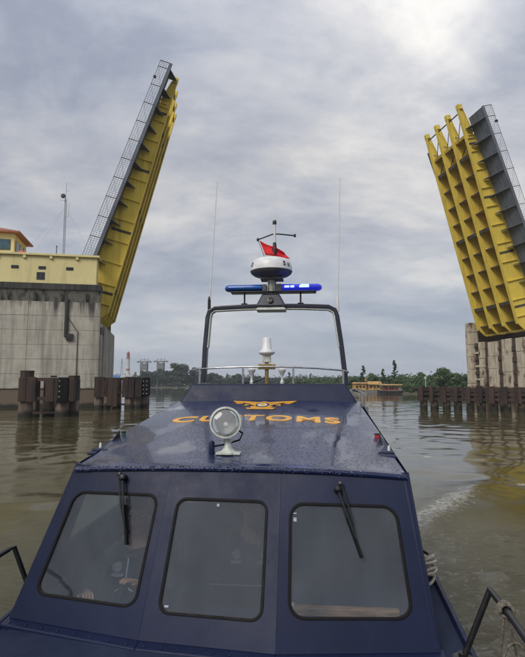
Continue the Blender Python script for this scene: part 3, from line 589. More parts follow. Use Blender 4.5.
# ---- bascule leaves: local frame s (along the leaf), d (from underside to deck), w (across, river direction)
LEAN = rad(14.2); ES = Vector((math.sin(LEAN), 0, math.cos(LEAN))); ED = Vector((-math.cos(LEAN), 0, math.sin(LEAN)))
def depth(s): return 3.20 - (s - 8.6) * 0.0748
def leaf(side):
    mir = side == 'right'
    base = bp_world(0.12, 0, 10.5) if not mir else bp_world(GAP - 0.12, 0, 10.5)
    root = empty('bascule_leaf', base, PSI)
    if not mir: tag(root, 'raised yellow bascule leaf seen edge-on beside the grey pier', 'drawbridge leaf', 'raised leaves of the drawbridge')
    else: tag(root, 'raised yellow bascule leaf showing its girders and cross beams', 'drawbridge leaf', 'raised leaves of the drawbridge')
    def P(s, d, w):
        v = ES * s + ED * d
        return Vector((-v.x if mir else v.x, w, v.z))
    def bar(mb, s0, s1, d0, d1, w0, w1): return mb.hexa([P(s0, d0, w0), P(s1, d0, w0), P(s1, d0, w1), P(s0, d0, w1), P(s0, d1, w0), P(s1, d1, w0), P(s1, d1, w1), P(s0, d1, w1)])
    TIP = 35.9 if not mir else 36.7; DK = 32.0
    W = (3.5, 6.83, 10.17, 13.5)
    WEND = 36.6 if not mir else 34.6
    prof = [(0.35, 0.9), (1.6, 0.0), (TIP, 0.0), (TIP + 0.15, 0.55), (DK + 0.3, depth(DK) - 0.10), (0.6, depth(0.6) - 0.10), (0.0, 2.2)]
    for i, w in enumerate(W):
        g = MB().prism([P(s, d, w - 0.09) for s, d in prof], (0, 0.18, 0)).build('girder', M_YEL, root)
        f = MB(); bar(f, 1.6, TIP - 0.3, -0.10, 0.0, w - 0.30, w + 0.30); f.build('bottom_flange', M_YEL, g)
        f = MB(); bar(f, TIP - 0.45, TIP + 0.35, -0.14, 0.62, w - 0.34, w + 0.34); f.build('tip_block', M_YEL, g, bevel=0.05)
        f = MB(); f.hexa([P(DK + .3, depth(DK) - .1, w - .22), P(TIP - .4, .60, w - .22), P(TIP - .4, .60, w + .22), P(DK + .3, depth(DK) - .1, w + .22), P(DK + .3, depth(DK) - .02, w - .22), P(TIP - .4, .68, w - .22), P(TIP - .4, .68, w + .22), P(DK + .3, depth(DK) - .02, w + .22)])
        f.build('horn_flange', M_YEL, g)
        if i in (0, 3):
            e = -1 if i == 0 else 1
            for k, s in enumerate((2.6, 5.2, 8.2, 11.2, 14.2, 17.2, 20.2, 23.2, 26.2, 29.2, 31.4)):
                x = MB(); bar(x, s, s + 0.09, 0.02, depth(s) - 0.15, w + e * 0.09, w + e * 0.30)
                x.build('stiffener', M_YEL, g)
            for s in (4.0, 12.6, 21.6, 30.4):
                x = MB(); bar(x, s, s + 0.34, 0.05, depth(s) - 0.2, w + e * 0.092, w + e * 0.14); x.build('splice_plate', M_GIRT, g)
            for s in (31.9, 32.5, 33.1):
                x = MB(); bar(x, s, s + 0.12, 0.35, 1.15, w + e * 0.09, w + e * 0.26); x.build('tip_stiffener', M_YEL, g)
    # deck plate, carried on cross beams and stringers
    segs = [1.0, 5.2, 9.4, 13.6, 17.8, 22.0, 26.2, 29.2, DK]
    for a, b in zip(segs[:-1], segs[1:]):
        MB().hexa([P(a, depth(a) - .1, 3.2), P(b - .03, depth(b) - .1, 3.2), P(b - .03, depth(b) - .1, 13.8), P(a, depth(a) - .1, 13.8), P(a, depth(a) + .12, 3.2), P(b - .03, depth(b) + .12, 3.2), P(b - .03, depth(b) + .12, 13.8), P(a, depth(a) + .12, 13.8)]).build('deck_plate', M_YELD, root)
    for k in range(3):
        w0, w1 = W[k] + 0.1, W[k + 1] - 0.1
        for j, s in enumerate(np.arange(2.0, DK + 0.1, 3.0)):
            heavy = j in (1, 5, 9); dd = depth(s)
            x = MB()
            if heavy: bar(x, s, s + 0.12, .22, dd - 0.12, w0, w1); x.cur = 1; bar(x, s - 0.2, s + 0.32, .10, .22, w0, w1)
            else: bar(x, s, s + 0.08, .50, dd - 0.12, w0, w1); x.cur = 1; bar(x, s - 0.07, s + 0.15, .40, .50, w0, w1)
            x.build('cross_beam', M_YELD, root, mats=[M_GIRT])
        for q in (1, 2):
            w = w0 + (w1 - w0) * q / 3
            x = MB(); x.hexa([P(1.2, depth(1.2) - .45, w - .06), P(DK, depth(DK) - .45, w - .06), P(DK, depth(DK) - .45, w + .06), P(1.2, depth(1.2) - .45, w + .06), P(1.2, depth(1.2) - .11, w - .06), P(DK, depth(DK) - .11, w - .06), P(DK, depth(DK) - .11, w + .06), P(1.2, depth(1.2) - .11, w + .06)])
            x.build('stringer', M_YELD, root)
        MB().tube([P(31.6, 0.5, w0), P(DK - 2.2, 0.9, w1)], 0.09, 6).build('wind_brace', M_GIRT, root)
        MB().tube([P(33.2, 0.6, w1), P(30.6, 0.8, w0)], 0.08, 6).build('wind_brace', M_WALK, root)
        x = MB(); bar(x, DK - .1, DK + .35, 0.25, depth(DK) - 0.1, w0, w1); x.build('end_beam', M_YELD, root)
        x = MB(); bar(x, 0.25, 0.55, 1.0, 3.0, w0, w1); x.build('heel_beam', M_YELD, root)
    MB().tube([P(TIP - 0.9, 0.1, W[0]), P(TIP - 0.9, 0.1, W[3])], 0.10, 8).build('lock_shaft', M_GIRT, root)
    for k in range(3): MB().tube([P(TIP - 1.0, 0.3, W[k]), P(DK + 0.2, 0.9, W[k + 1])], 0.06, 6).build('tip_brace', M_WALK, root)
    # walkways with brackets and mesh railing, on both outer sides
    for e, wa, wb in ((-1, 1.05 if not mir else -0.35, 3.30), (1, 13.70, 15.95)):
        s0 = 7.4
        MB().hexa([P(s0, depth(s0) - .02, wa), P(WEND, depth(WEND) - .02, wa), P(WEND, depth(WEND) - .02, wb), P(s0, depth(s0) - .02, wb), P(s0, depth(s0) + .11, wa), P(WEND, depth(WEND) + .11, wa), P(WEND, depth(WEND) + .11, wb), P(s0, depth(s0) + .11, wb)]).build('walkway', M_WALK, root)
        wr = wa if e < 0 else wb; wi = wb if e < 0 else wa
        MB().hexa([P(s0, depth(s0) - .22, wr - .05), P(WEND, depth(WEND) - .22, wr - .05), P(WEND, depth(WEND) - .22, wr + .05), P(s0, depth(s0) - .22, wr + .05), P(s0, depth(s0) + .22, wr - .05), P(WEND, depth(WEND) + .22, wr - .05), P(WEND, depth(WEND) + .22, wr + .05), P(s0, depth(s0) + .22, wr + .05)]).build('edge_channel', M_WALK, root)
        k = 0; s = s0 + 0.3
        while s < WEND - 0.2:
            dd = depth(s)
            b_ = MB().prism([P(s, dd - 0.05, wr), P(s, dd - 0.05, wi), P(s, dd - 1.25, wi), P(s, dd - 0.22, wr)], P(0.10, 0, 0)); b_.build('walkway_bracket', M_WALK, root)
            s2 = min(s + 2.8, WEND)
            rp = MB()
            for hh in (0.30, 0.62, 0.94): rp.tube([P(s, depth(s) + .2 + hh, wr), P(s2, depth(s2) + .2 + hh, wr)], 0.018, 4)
            rp.tube([P(s, depth(s) + 1.45, wr), P(s2, depth(s2) + 1.45, wr)], 0.035, 6)
            n = int((s2 - s) / 0.28)
            for j in range(n):
                q = s + (s2 - s) * j / max(1, n); rp.tube([P(q, depth(q) + .2, wr), P(q, depth(q) + 1.45, wr)], 0.017, 4)
            rp.tube([P(s, depth(s) + .2, wr), P(s2, depth(s2) + 1.45, wr)], 0.014, 4)
            if s2 - s > 0.5: rp.build('railing_panel', M_RAILB, root)
            MB().tube([P(s, depth(s) - .1, wr), P(s, depth(s) + 1.5, wr)], 0.055, 6).build('railing_post', M_GIRT, root)
            s += 2.8; k += 1
        MB().tube([P(WEND, depth(WEND) - .1, wr), P(WEND, depth(WEND) + 1.5, wr)], 0.055, 6).build('railing_post', M_GIRT, root)
        MB().box(-.18, .18, -.18, .18, -.1, .14, Matrix.Translation(P(WEND - 2.6, depth(WEND) + 1.55, wr))).build('signal_lamp', M_WINDARK, root)
    return root
leaf('left'); leaf('right')

def right_pier():
    root = empty('bridge_pier', bp_world(GAP - 1.5, 0, 0), PSI)
    tag(root, 'cream painted concrete bridge pier with rusty dark recesses on the right', 'bridge pier')
    c_ = MB(); c_.box(1.62, 30, 0.45, 16.0, -3, 10.0); c_.box(1.5, 30, 16.0, 17.0, -3, 12.6); c_.box(8.5, 30, 0.3, 16.0, 10.0, 12.6); c_.build('core', M_CONCRD, root)
    zs = [0.0, 2.2, 4.0, 5.6, 7.2, 8.8, 10.05]
    # column faces along the channel side, each cast in lifts
    cols = [(-.3, 1.55), (2.3, 4.75), (5.75, 8.2), (9.25, 11.8)]
    for j, (b0, b1) in enumerate(cols):
        zc = [-3.0, 2.0 + .3 * (j % 2), 5.2 + random.uniform(-.6, .6), 7.9 + random.uniform(-.5, .5), 10.05 - random.uniform(0, .3)]
        for i in range(4):
            MB().box(1.3 + random.uniform(-0.05, 0.03), 2.3, b0 + random.uniform(0, .16), b1 - random.uniform(0, .16), zc[i] + .012, zc[i + 1] - 0.012).build('concrete_lift', M_CONCR, root, bevel=0.05)
    # ribbed end bay, taller at its outer edge
    for k, (b0, b1, x0) in enumerate(((12.85, 13.25, .9), (13.6, 14.0, 1.1), (15.7, 17.1, 0.7))):
        for i in range(6):
            zt = zs[i + 1]; zb = zs[i]
            if k == 2: zt *= 1.36; zb *= 1.36
            MB().box(x0 + random.uniform(-0.05, 0.02), 2.3, b0, b1, zb - (3 if i == 0 else -0.03), zt - 0.03).build('concrete_rib', M_CONCR, root, bevel=0.05)
    for i in range(8):
        z = 1.2 + i * 1.15
        MB().box(1.4, 1.9, 14.01, 15.69, z, z + 0.34).build('rung_beam', M_CONCRD if i % 2 else M_CONCR, root)
    for j in range(4):
        for i in range(5):
            z = 1.0 + i * 1.85; b0 = cols[j][1]; b1 = cols[j + 1][0] if j < 3 else 12.85
            MB().box(1.50 + random.uniform(-.06, .06), 2.2, b0 - .05, b1 + .05, z + random.uniform(-.3, .3), z + random.uniform(.35, .8)).build('tie_block', M_CONCRD, root)
    # face towards the camera
    for k in range(7):
        for i in range(6):
            MB().box(2.4 + k * 4, 6.3 + k * 4, -0.02 + random.uniform(-.02, .02), 0.4, zs[i] - (3 if i == 0 else -0.03), zs[i + 1] - 0.03).build('concrete_panel', M_CONCR, root, bevel=0.03)
    MB().box(8.5, 30, -0.3, 17.1, 12.6, 14.0).build('edge_beam', M_CONCD, root, bevel=0.04)
    MB().box(9.0, 30, 0.0, 16.8, 14.0, 17.6).build('machine_room_wall', M_YELWALL, root, bevel=0.05)
    MB().box(8.7, 30, -0.3, 17.1, 17.6, 17.85).build('roof_coping', M_YELWALL, root, bevel=0.03)
right_pier()

# ------------------------------------------------------------------ fender structures
def pile(mb_root, x, y, r, z0, z1, top_mat=M_RUST, low_mat=M_PILE, split=1.35, cap=True):
    lo = MB().lathe([(r * 1.04, -3.0), (r * 1.06, 0.2), (r * 1.02, 0.7), (r, split)], 14, Matrix.Translation((x, y, 0))); o = lo.build('pile', low_mat, mb_root, smooth=True)
    hi = MB().lathe([(r * .985, split), (r * .985, z1 - .12), (r * 1.03, z1 - .12), (r * 1.03, z1), (0.0, z1)], 14, Matrix.Translation((x, y, 0))); hi.build('pile_head', top_mat, o, smooth=True, angle=30)
    return o
def near_fender():
    root = empty('fender_dolphin', bp_world(-4.45, -18.3, 0), PSI)
    tag(root, 'rusty fender dolphin with a central gap in front of the grey pier', 'fender', 'steel fender dolphins round the left pier')
    pile(root, 0.60, 0.0, 0.58, 0, 4.0); pile(root, 2.15, 1.6, 0.50, 0, 3.4); pile(root, 3.55, 0.0, 0.55, 0, 3.35); pile(root, 4.35, 0.9, 0.5, 0, 3.6); pile(root, 0.7, 2.4, 0.52, 0, 3.4); pile(root, 3.6, 2.6, 0.52, 0, 3.4)
    for x0, x1 in ((0.12, 0.72), (0.75, 1.48), (2.30, 2.95), (2.98, 3.32)):
        MB().box(x0, x1, -0.72 - random.uniform(0, .05), -0.60, 1.38 + random.uniform(-.12, .08), 3.42 + random.uniform(-.10, .07)).build('fender_plate', M_RUST, root, bevel=0.015)
    MB().box(0.1, 4.4, -0.60, -0.30, 3.1, 3.38).build('waling', M_RUST, root); MB().box(0.1, 4.4, -0.60, -0.30, 1.45, 1.75).build('waling', M_RUST, root)
    MB().box(0.9, 3.3, -0.25, 0.1, 0.28, 0.48).build('lower_brace', M_RUST, root)
    MB().box(3.34, 4.15, -0.92, -0.60, 1.25, 3.42).build('rubber_block', M_BLACK, root, bevel=0.06)
    MB().box(4.20, 4.62, -0.80, -0.35, 1.35, 3.45).build('fender_plate', M_RUST, root, bevel=0.02)
    for j in range(4):
        MB().lathe([(0.055, 0), (0.055, 0.05), (0.0, 0.055)], 8, Matrix.Translation((3.46, -0.92, 1.75 + j * .45)) @ Matrix.Rotation(rad(90), 4, 'X')).build('bolt_head', M_MAST, root)
    MB().box(2.6, 3.1, -0.5, -0.1, 3.42, 3.58).build('bollard_stub', M_BLACKM, root, bevel=0.03)
    for y in (0.9, 1.8): MB().box(0.3, 0.5, y - .5, y + .5, 2.9, 3.3).build('side_waling', M_RUST, root); 
    MB().box(4.5, 4.62, -0.3, 2.8, 1.4, 3.3).build('side_plate', M_RUST, root)
near_fender()
def far_fender():
    root = empty('fender_dolphin', bp_world(0.0, -3.4, 0), PSI)
    tag(root, 'longer rusty fender dolphin at the channel corner of the grey pier', 'fender', 'steel fender dolphins round the left pier')
    pile(root, 0.55, 0.0, 0.52, 0, 3.6); pile(root, 3.95, 0.0, 0.52, 0, 3.7); pile(root, 4.75, 0.3, 0.5, 0, 3.65); pile(root, 5.45, 1.4, 0.48, 0, 3.6); pile(root, 2.4, 2.0, 0.5, 0, 3.6); pile(root, 1.1, 2.4, 0.5, 0, 3.6)
    for x0, x1, z0 in ((0.05, 0.62, 1.4), (0.64, 1.15, 1.4), (1.55, 2.10, 0.35), (2.12, 2.62, 0.35), (3.15, 3.85, 1.3), (3.88, 4.5, 1.3)):
        MB().box(x0, x1, -0.70 - random.uniform(0, .05), -0.58, z0 + random.uniform(-.1, .1), 3.65 + random.uniform(-.12, .06)).build('fender_plate', M_RUST, root, bevel=0.015)
    MB().box(0.05, 4.6, -0.58, -0.28, 3.25, 3.6).build('waling', M_RUST, root); MB().box(0.05, 4.6, -0.58, -0.28, 1.75, 2.05).build('waling', M_RUST, root)
    MB().box(0.4, 4.0, -0.4, -0.1, 0.4, 0.6).build('lower_brace', M_RUST, root)
    MB().box(4.62, 5.35, -0.75, -0.35, 1.35, 3.45).build('fender_plate', M_RUST, root, bevel=0.02)
    MB().box(5.40, 6.30, -0.55, 0.15, 1.45, 3.65).build('rubber_block', M_BLACK, root, bevel=0.12)
    for i in range(2):
        for j in range(4):
            MB().lathe([(0.07, 0), (0.07, 0.04), (0.0, 0.045)], 8, Matrix.Translation((5.55 + i * .38, -0.55, 1.75 + j * .48)) @ Matrix.Rotation(rad(90), 4, 'X')).build('bolt_head', M_MAST, root)
    MB().tube([(4.55, -.3, 3.6), (4.6, -.3, 4.25)], 0.12, 8).build('mooring_post', M_BRASS, root)
    MB().box(6.0, 6.12, 0.16, 12, 1.5, 3.4).build('side_plate', M_RUST, root)
    for k in range(5): pile(root, 5.55, 3.2 + k * 2.2, 0.45, 0, 3.5)
far_fender()
def right_fender():
    A = Vector((17.9, 60.4, 0)); Bv = Vector((36.0, 47.3, 0)); d = (Bv - A); ln = d.length; ang = math.atan2(d.y, d.x)
    root = empty('fender_row', A, ang); tag(root, 'long low row of rusty fender piles and walings below the cream pier', 'fender')
    x = 0.5; k = 0
    while x < ln:
        pile(root, x, 0.45, 0.40, 0, 2.0, split=1.05)
        MB().box(-.20 - .12 * random.random(), .18 + .08 * random.random(), -0.34 - random.uniform(0, .06), -0.16, 0.92 - random.uniform(0, .2), 2.56 + random.uniform(-.06, .16), Matrix.Translation((x, 0, 0)) @ Matrix.Rotation(random.uniform(-.035, .035), 4, 'Y')).build('fender_post', M_RUST, root, bevel=0.015)
        if k % 2 == 0: pile(root, x + .6, 2.6, 0.40, 0, 2.2, split=1.05)
        x += random.uniform(1.12, 1.42); k += 1
    x = 0.0
    while x < ln:
        x2 = min(x + 2.56, ln)
        for z0, z1 in ((1.02, 1.38), (1.58, 1.90), (2.10, 2.48)): MB().box(x + .01, x2 - .01, -0.15, 0.05, z0 + random.uniform(-.03, .03), z1 + random.uniform(-.04, .03)).build('waling', M_RUST, root)
        x = x2
    MB().box(0, 0.3, -0.1, 3.0, 1.0, 2.5).build('end_plate', M_RUST, root)
    MB().box(0, ln, 2.95, 3.2, 1.3, 2.4).build('rear_waling', M_RUST, root)
right_fender()

# ------------------------------------------------------------------ trees
def leaf_mat(name, c):
    m, N, L, b = nodes_of(name)
    oi = N.new('ShaderNodeObjectInfo'); g = N.new('ShaderNodeNewGeometry')
    n = N.new('ShaderNodeTexNoise'); n.inputs['Scale'].default_value = 0.55; n.inputs['Detail'].default_value = 5; L.new(g.outputs['Position'], n.inputs['Vector'])
    ad = N.new('ShaderNodeMath'); ad.operation = 'MULTIPLY_ADD'; L.new(oi.outputs['Random'], ad.inputs[0]); ad.inputs[1].default_value = 0.35; L.new(n.outputs[0], ad.inputs[2])
    cr = N.new('ShaderNodeValToRGB'); L.new(ad.outputs[0], cr.inputs[0])
    cr.color_ramp.elements[0].position = 0.35; cr.color_ramp.elements[0].color = (c[0] * .65, c[1] * .7, c[2] * .7, 1)
    cr.color_ramp.elements[1].position = 0.95; cr.color_ramp.elements[1].color = (c[0] * 1.35, c[1] * 1.25, c[2] * 1.1, 1)
    L.new(cr.outputs[0], b.inputs['Base Color']); b.inputs['Roughness'].default_value = 0.6
    return m
M_LEAF = leaf_mat('mangrove_leaves', (0.050, 0.095, 0.025)); M_LEAFD = leaf_mat('dark_leaves', (0.034, 0.055, 0.026))
M_BARK = mat('bark', (0.085, 0.065, 0.045), 0.9, var=0.3, vscale=3, bump=0.4, bscale=12)
def tree_variant(kind, seed):
    r = random.Random(seed)
    trunk = MB(); crown = MB()
    H = 1.0  # unit height, scaled on placing
    if kind == 'broad':
        lean = r.uniform(-.05, .05); pts = [(0, 0, -0.05), (lean * .5, 0, .25), (lean, .01, .5), (lean * 1.2, 0, .78)]
        trunk.tube(pts, [0.035, 0.026, 0.02, 0.008], 7)
        blobs = []
        for i in range(r.randint(13, 17)):
            a = r.uniform(0, 6.28); z = r.uniform(0.30, 0.86); rr = (1 - abs(z - .5) * 1.25) * r.uniform(.10, .40)
            c = Vector((math.cos(a) * rr + lean, math.sin(a) * rr, z)); blobs.append((c, r.uniform(.12, .19)))
            trunk.tube([(lean * .8, 0, z * .6), c], [0.012, 0.004], 5)
        n = 230; ls = 0.036
    elif kind == 'low':
        blobs = []; trunk.tube([(0, 0, -.05), (0.02, 0, .5)], [0.04, 0.015], 6)
        for i in range(11):
            a = r.uniform(0, 6.28); rr = r.uniform(.1, .55); z = r.uniform(.15, .78) * (1 - rr * .5)
            c = Vector((math.cos(a) * rr, math.sin(a) * rr, z)); blobs.append((c, r.uniform(.16, .25))); trunk.tube([(0, 0, .1), c], [0.014, 0.005], 5)
        n = 230; ls = 0.046
    else:  # wispy
        trunk.tube([(0, 0, -.03), (.01, 0, .4), (0, .01, .75), (.01, 0, 1.0)], [0.022, 0.016, 0.010, 0.003], 6); blobs = []
        for i in range(34):
            z = .18 + .8 * (i + r.random()) / 34; a = r.uniform(0, 6.28); rr = (1.08 - z) * r.uniform(.03, .24)
            c = Vector((math.cos(a) * rr, math.sin(a) * rr, z)); blobs.append((c, r.uniform(.025, .055))); trunk.tube([(0, 0, z - .05), c], [0.007, 0.002], 4)
        n = 46; ls = 0.020
    vs_ = []; fs_ = []
    for c, R_ in blobs:
        for _ in range(n):
            u = Vector((r.gauss(0, 1), r.gauss(0, 1), r.gauss(0, 1)))
            if u.length < 1e-3: continue
            u.normalize(); p_ = c + Vector((u.x, u.y, u.z * .75)) * R_ * (r.random() ** .4) * r.uniform(.7, 1.15)
            nrm = (u + Vector((r.gauss(0, .6), r.gauss(0, .6), r.gauss(.3, .6)))).normalized()
            t1 = nrm.orthogonal().normalized(); t1.rotate(Matrix.Rotation(r.uniform(0, 6.28), 3, nrm)); t2 = nrm.cross(t1); s = ls * r.uniform(.6, 1.35)
            o = len(vs_); vs_ += [p_ - t1 * s, p_ + t2 * s * .55, p_ + t1 * s, p_ - t2 * s * .55]; fs_.append((o, o + 1, o + 2, o + 3))
    crown.v = [tuple(q) for q in vs_]; crown.f = fs_
    me = bpy.data.meshes.new('crown'); me.from_pydata(crown.v, [], crown.f); me.update()
    tm = trunk.mesh('trunk'); tm.materials.append(M_BARK)
    return tm, me
VAR = {k: [tree_variant(k, 11 * i + s) for i in range(5)] for k, s in (('broad', 1), ('low', 2), ('wispy', 3))}
CR = {}
def tree(name, kind, i, x, y, h, wide, m, label, group, z=0.3):
    tm, cm = VAR[kind][i % 5]
    key = (kind, i % 5, m.name)
    if key not in CR:
        c2 = cm.copy(); c2.materials.append(m); CR[key] = c2
    root = empty(name, (x, y, z), random.uniform(0, 6.28)); root.scale = (h * wide, h * wide, h)
    link('trunk', tm, root); link('crown', CR[key], root)
    tag(root, label, 'tree', group); return root
rt = random.Random(21)
def along(pts, t):
    L_ = [0]
    for a, b in zip(pts[:-1], pts[1:]): L_.append(L_[-1] + (Vector(b) - Vector(a)).length)
    d = t * L_[-1]
    for i in range(len(pts) - 1):
        if d <= L_[i + 1]: return Vector(pts[i]).lerp(Vector(pts[i + 1]), (d - L_[i]) / (L_[i + 1] - L_[i]))
    return Vector(pts[-1])
# right bank: mangrove at the water's edge, higher trees behind, the wood beyond as one mass
VIS = [(82, 130), (62, 138), (46, 146), (38, 166), (30, 200), (20, 260), (8, 340)]
for k in range(44):
    p_ = along(VIS, ((k + rt.uniform(0, .6)) / 44) ** 1.15); off = rt.uniform(2.2, 5)
    tree('mangrove_shrub', 'low', k, p_.x + off, p_.y + off * .8, rt.uniform(2.8, 4.4), rt.uniform(.8, 1.2), M_LEAF, 'low bushy mangrove at the water edge of the right bank', 'mangrove shrubs on the right bank')
for k in range(52):
    p_ = along(VIS, ((k + rt.uniform(0, .8)) / 52) ** 1.15); off = rt.uniform(6, 20)
    tree('bank_tree', 'broad', k, p_.x + off, p_.y + off * .9, rt.uniform(5.0, 7.4), rt.uniform(.9, 1.25), M_LEAF, 'rounded green tree in the belt behind the right bank mangroves', 'green trees behind the right bank')
def wood(name, pts, n, depth_, h, size, m, label, seed):
    """A far-off wood reading as one mass: leaf clumps over a bumpy canopy."""
    r = random.Random(seed); vs_ = []; fs_ = []
    clumps = []
    for i in range(n):
        p_ = along(pts, r.random()); o_ = r.uniform(0, depth_); clumps.append((p_.x + o_ * .7, p_.y + o_, h * r.uniform(.25, 1.0) * r.uniform(.75, 1.1)))
    for (x, y, z) in clumps:
        for _ in range(26):
            c = Vector((x + r.gauss(0, size * 2.2), y + r.gauss(0, size * 2.2), max(.3, z + r.gauss(0, size * 1.4)))); nrm = Vector((r.gauss(0, 1), r.gauss(-.3, 1), r.gauss(.3, 1))).normalized()
            t1 = nrm.orthogonal().normalized(); t2 = nrm.cross(t1); s_ = size * r.uniform(.5, 1.2); o = len(vs_)
            vs_ += [c - t1 * s_, c + t2 * s_ * .6, c + t1 * s_, c - t2 * s_ * .6]; fs_.append((o, o + 1, o + 2, o + 3))
    me = bpy.data.meshes.new(name); me.from_pydata([tuple(v) for v in vs_], [], fs_); me.update(); me.materials.append(m)
    o = bpy.data.objects.new(name, me); COL.objects.link(o); tag(o, label, 'wood', kind='stuff')
wood('mangrove_wood', [(100, 140), (70, 150), (54, 160), (48, 178), (40, 210), (30, 270), (16, 350)], 1500, 14, 5.4, .42, M_LEAF, 'mass of green mangrove wood behind the right bank', 4)
wood('far_wood', [(-330, 485), (-120, 490), (-40, 500), (20, 522), (90, 560)], 1500, 18, 9.5, 1.0, M_LEAFD, 'dark mass of trees along the distant left bank', 5)
tree('casuarina_tree', 'wispy', 0, 33.2, 172, 8.8, 1.2, M_LEAFD, 'wispy casuarina rising behind the orange vessel roof', 'casuarinas', 0.3)
tree('casuarina_tree', 'wispy', 1, 46.0, 182, 11.0, 1.0, M_LEAFD, 'tall thin casuarina right of the orange vessel', 'casuarinas', 0.3)
tree('casuarina_tree', 'wispy', 2, 41.5, 180, 8.0, 1.2, M_LEAFD, 'shorter wispy casuarina directly behind the dark-hulled vessel', 'casuarinas', 0.3)
tree('rounded_tree', 'broad', 3, 56.5, 160, 8.4, 1.1, M_LEAF, 'largest dense green tree beside the cream right pier', None, 0.3)
# far left bank
for (x, y, h, w, lab) in ((-76, 480, 23.0, 1.25, 'biggest dark round tree on the distant left bank'), (-60, 490, 19.5, 1.25, 'dark round tree right of the biggest far tree'), (-92, 478, 19.5, 1.1, 'dark far tree just left of the biggest one'),
                          (-106, 476, 15.5, 1.3, 'dark far tree beside the grey unloading towers')):
    tree('distant_tree', 'broad', int(-x), x, y, h, w, M_LEAFD, lab, 'dark trees on the distant left bank', 0.6)
for k in range(34):
    x = -330 + k * 11.0 + rt.uniform(-4, 4); y = 484 + rt.uniform(0, 30) + max(0, (x + 40) * .45)
    if -118 < x < -52: h = rt.uniform(9, 12)
    else: h = rt.uniform(9, 15)
    tree('far_bank_tree', 'broad', k, x, y, h, rt.uniform(.9, 1.4), M_LEAFD, 'dark low tree in the long belt on the distant left bank', 'tree belt on the distant left bank', 0.6)
for k in range(26):
    x = -150 + k * 8.5 + rt.uniform(-3, 3); y = 472 + max(0, (x + 40) * .45) + rt.uniform(0, 5)
    tree('far_shrub', 'low', k, x, y, rt.uniform(3.5, 6.5), rt.uniform(1.2, 1.8), M_LEAFD, 'low dark shrub along the distant left waterline', 'shrubs on the distant left bank', 0.6)
for k in range(3):
    x = (-34, 26, 48)[k]; tree('far_casuarina', 'wispy', k, x, 505 + k * 8, (13, 14.5, 13.5)[k], 1.5, M_LEAFD, ('thin wispy far tree seen through the arch on the left', 'thin wispy far tree seen through the middle of the arch', 'thin wispy far tree seen through the arch on the right')[k], 'thin trees above the far belt', 0.6)
for k in range(9):
    x = -112 + k * 8.2 + rt.uniform(-2, 2); tree('far_bank_tree', 'broad', k + 2, x, 486 + rt.uniform(0, 8), rt.uniform(12.5, 17), rt.uniform(1.1, 1.5), M_LEAFD, 'dark low tree in the long belt on the distant left bank', 'tree belt on the distant left bank', 0.6)

# ------------------------------------------------------------------ far-bank works
M_FARW = mat('far_pale_paint', (0.50, 0.50, 0.49), 0.7, var=0.1, vscale=.2); M_FARR = mat('far_red_paint', (0.34, 0.11, 0.10), 0.7, var=0.1, vscale=.2)
M_FARB = mat('far_blue_roof', (0.035, 0.13, 0.36), 0.5, var=0.12, vscale=.15); M_FARG = mat('far_grey_steel', (0.17, 0.18, 0.19), 0.7, var=0.15, vscale=.2)
r_ = empty('beacon_tower', (-122.4, 474, 0.7)); tag(r_, 'white round tower with red top band on the distant bank', 'tower')
MB().box(-5.5, 5.5, -4, 4, 0, 11).build('tower_base', M_FARW, r_, bevel=.1)
MB().lathe([(1.8, 11), (1.6, 18), (1.5, 25.6)], 16).build('shaft', M_FARW, r_, smooth=True); MB().lathe([(1.9, 25.6), (1.9, 26.1), (1.4, 26.2), (1.35, 28.8), (1.6, 28.9), (1.6, 29.8)], 16).build('gallery', M_FARR, r_, smooth=True)
MB().lathe([(1.2, 29.8), (1.2, 31.2), (0.0, 32.4)], 12).build('lantern', M_FARR, r_, smooth=True); MB().lathe([(1.78, 14.8), (1.70, 16.4), (0, 16.4)], 16).build('red_band', M_FARR, r_, smooth=True)
def warehouse(x0, x1, y, h, label):
    r = empty('warehouse', ((x0 + x1) / 2, y, 0.7)); w = (x1 - x0) / 2; tag(r, label, 'warehouse')
    MB().box(-w, w, 0, 14, 0, h).build('wall', M_FARW, r)
    MB().prism([(-w - .4, -.6, h), (-w - .4, 14.6, h), (-w - .4, 7, h + 4.2)], (2 * w + .8, 0, 0)).build('roof', M_FARB, r)
    for k in range(4): MB().box(-w + 1.2 + k * (2 * w / 4), -w + 4.2 + k * (2 * w / 4), -.06, .02, 0, h * .65).build('door', M_FARG, r)
warehouse(-143, -114, 468, 6.4, 'long blue-roofed warehouse on the distant bank beside the white tower')
def unloader(x, y, h, label):
    r = empty('unloading_tower', (x, y, 0.7)); tag(r, label, 'tower')
    for sx in (-2.6, 2.6):
        for sy in (-2.6, 2.6): MB().box(sx - .4, sx + .4, sy - .4, sy + .4, 0, h * .86).build('leg', M_FARG, r)
    for z in (.2, .4, .6): MB().box(-3.1, 3.1, -3.05, 3.05, h * z, h * z + .7).build('platform', M_FARG, r)
    MB().box(-3.2, 3.2, -3.2, 3.2, h * .62, h * .82).build('machine_house', M_FARG, r); MB().box(-6.6, 6.6, -1.2, 1.2, h * .86, h * .90).build('boom', M_FARG, r)
    for xx in (-3.4, 0, 3): MB().tube([(xx, 0, h * .9), (xx + .4, 0, h)], .22, 5).build('spar', M_FARG, r)
    MB().tube([(-6.4, 0, h * .9), (0, 0, h * .97), (6.4, 0, h * .9)], .14, 4).build('stay', M_FARG, r)
unloader(-109.5, 482, 26, 'grey steel unloading tower nearer the white tower on the far bank'); unloader(-94.5, 484, 26.5, 'grey steel unloading tower rising behind the far dark trees')
r_ = empty('pylon', (-135, 500, .7)); tag(r_, 'very thin pale lattice pylon left of the white far tower', 'pylon')
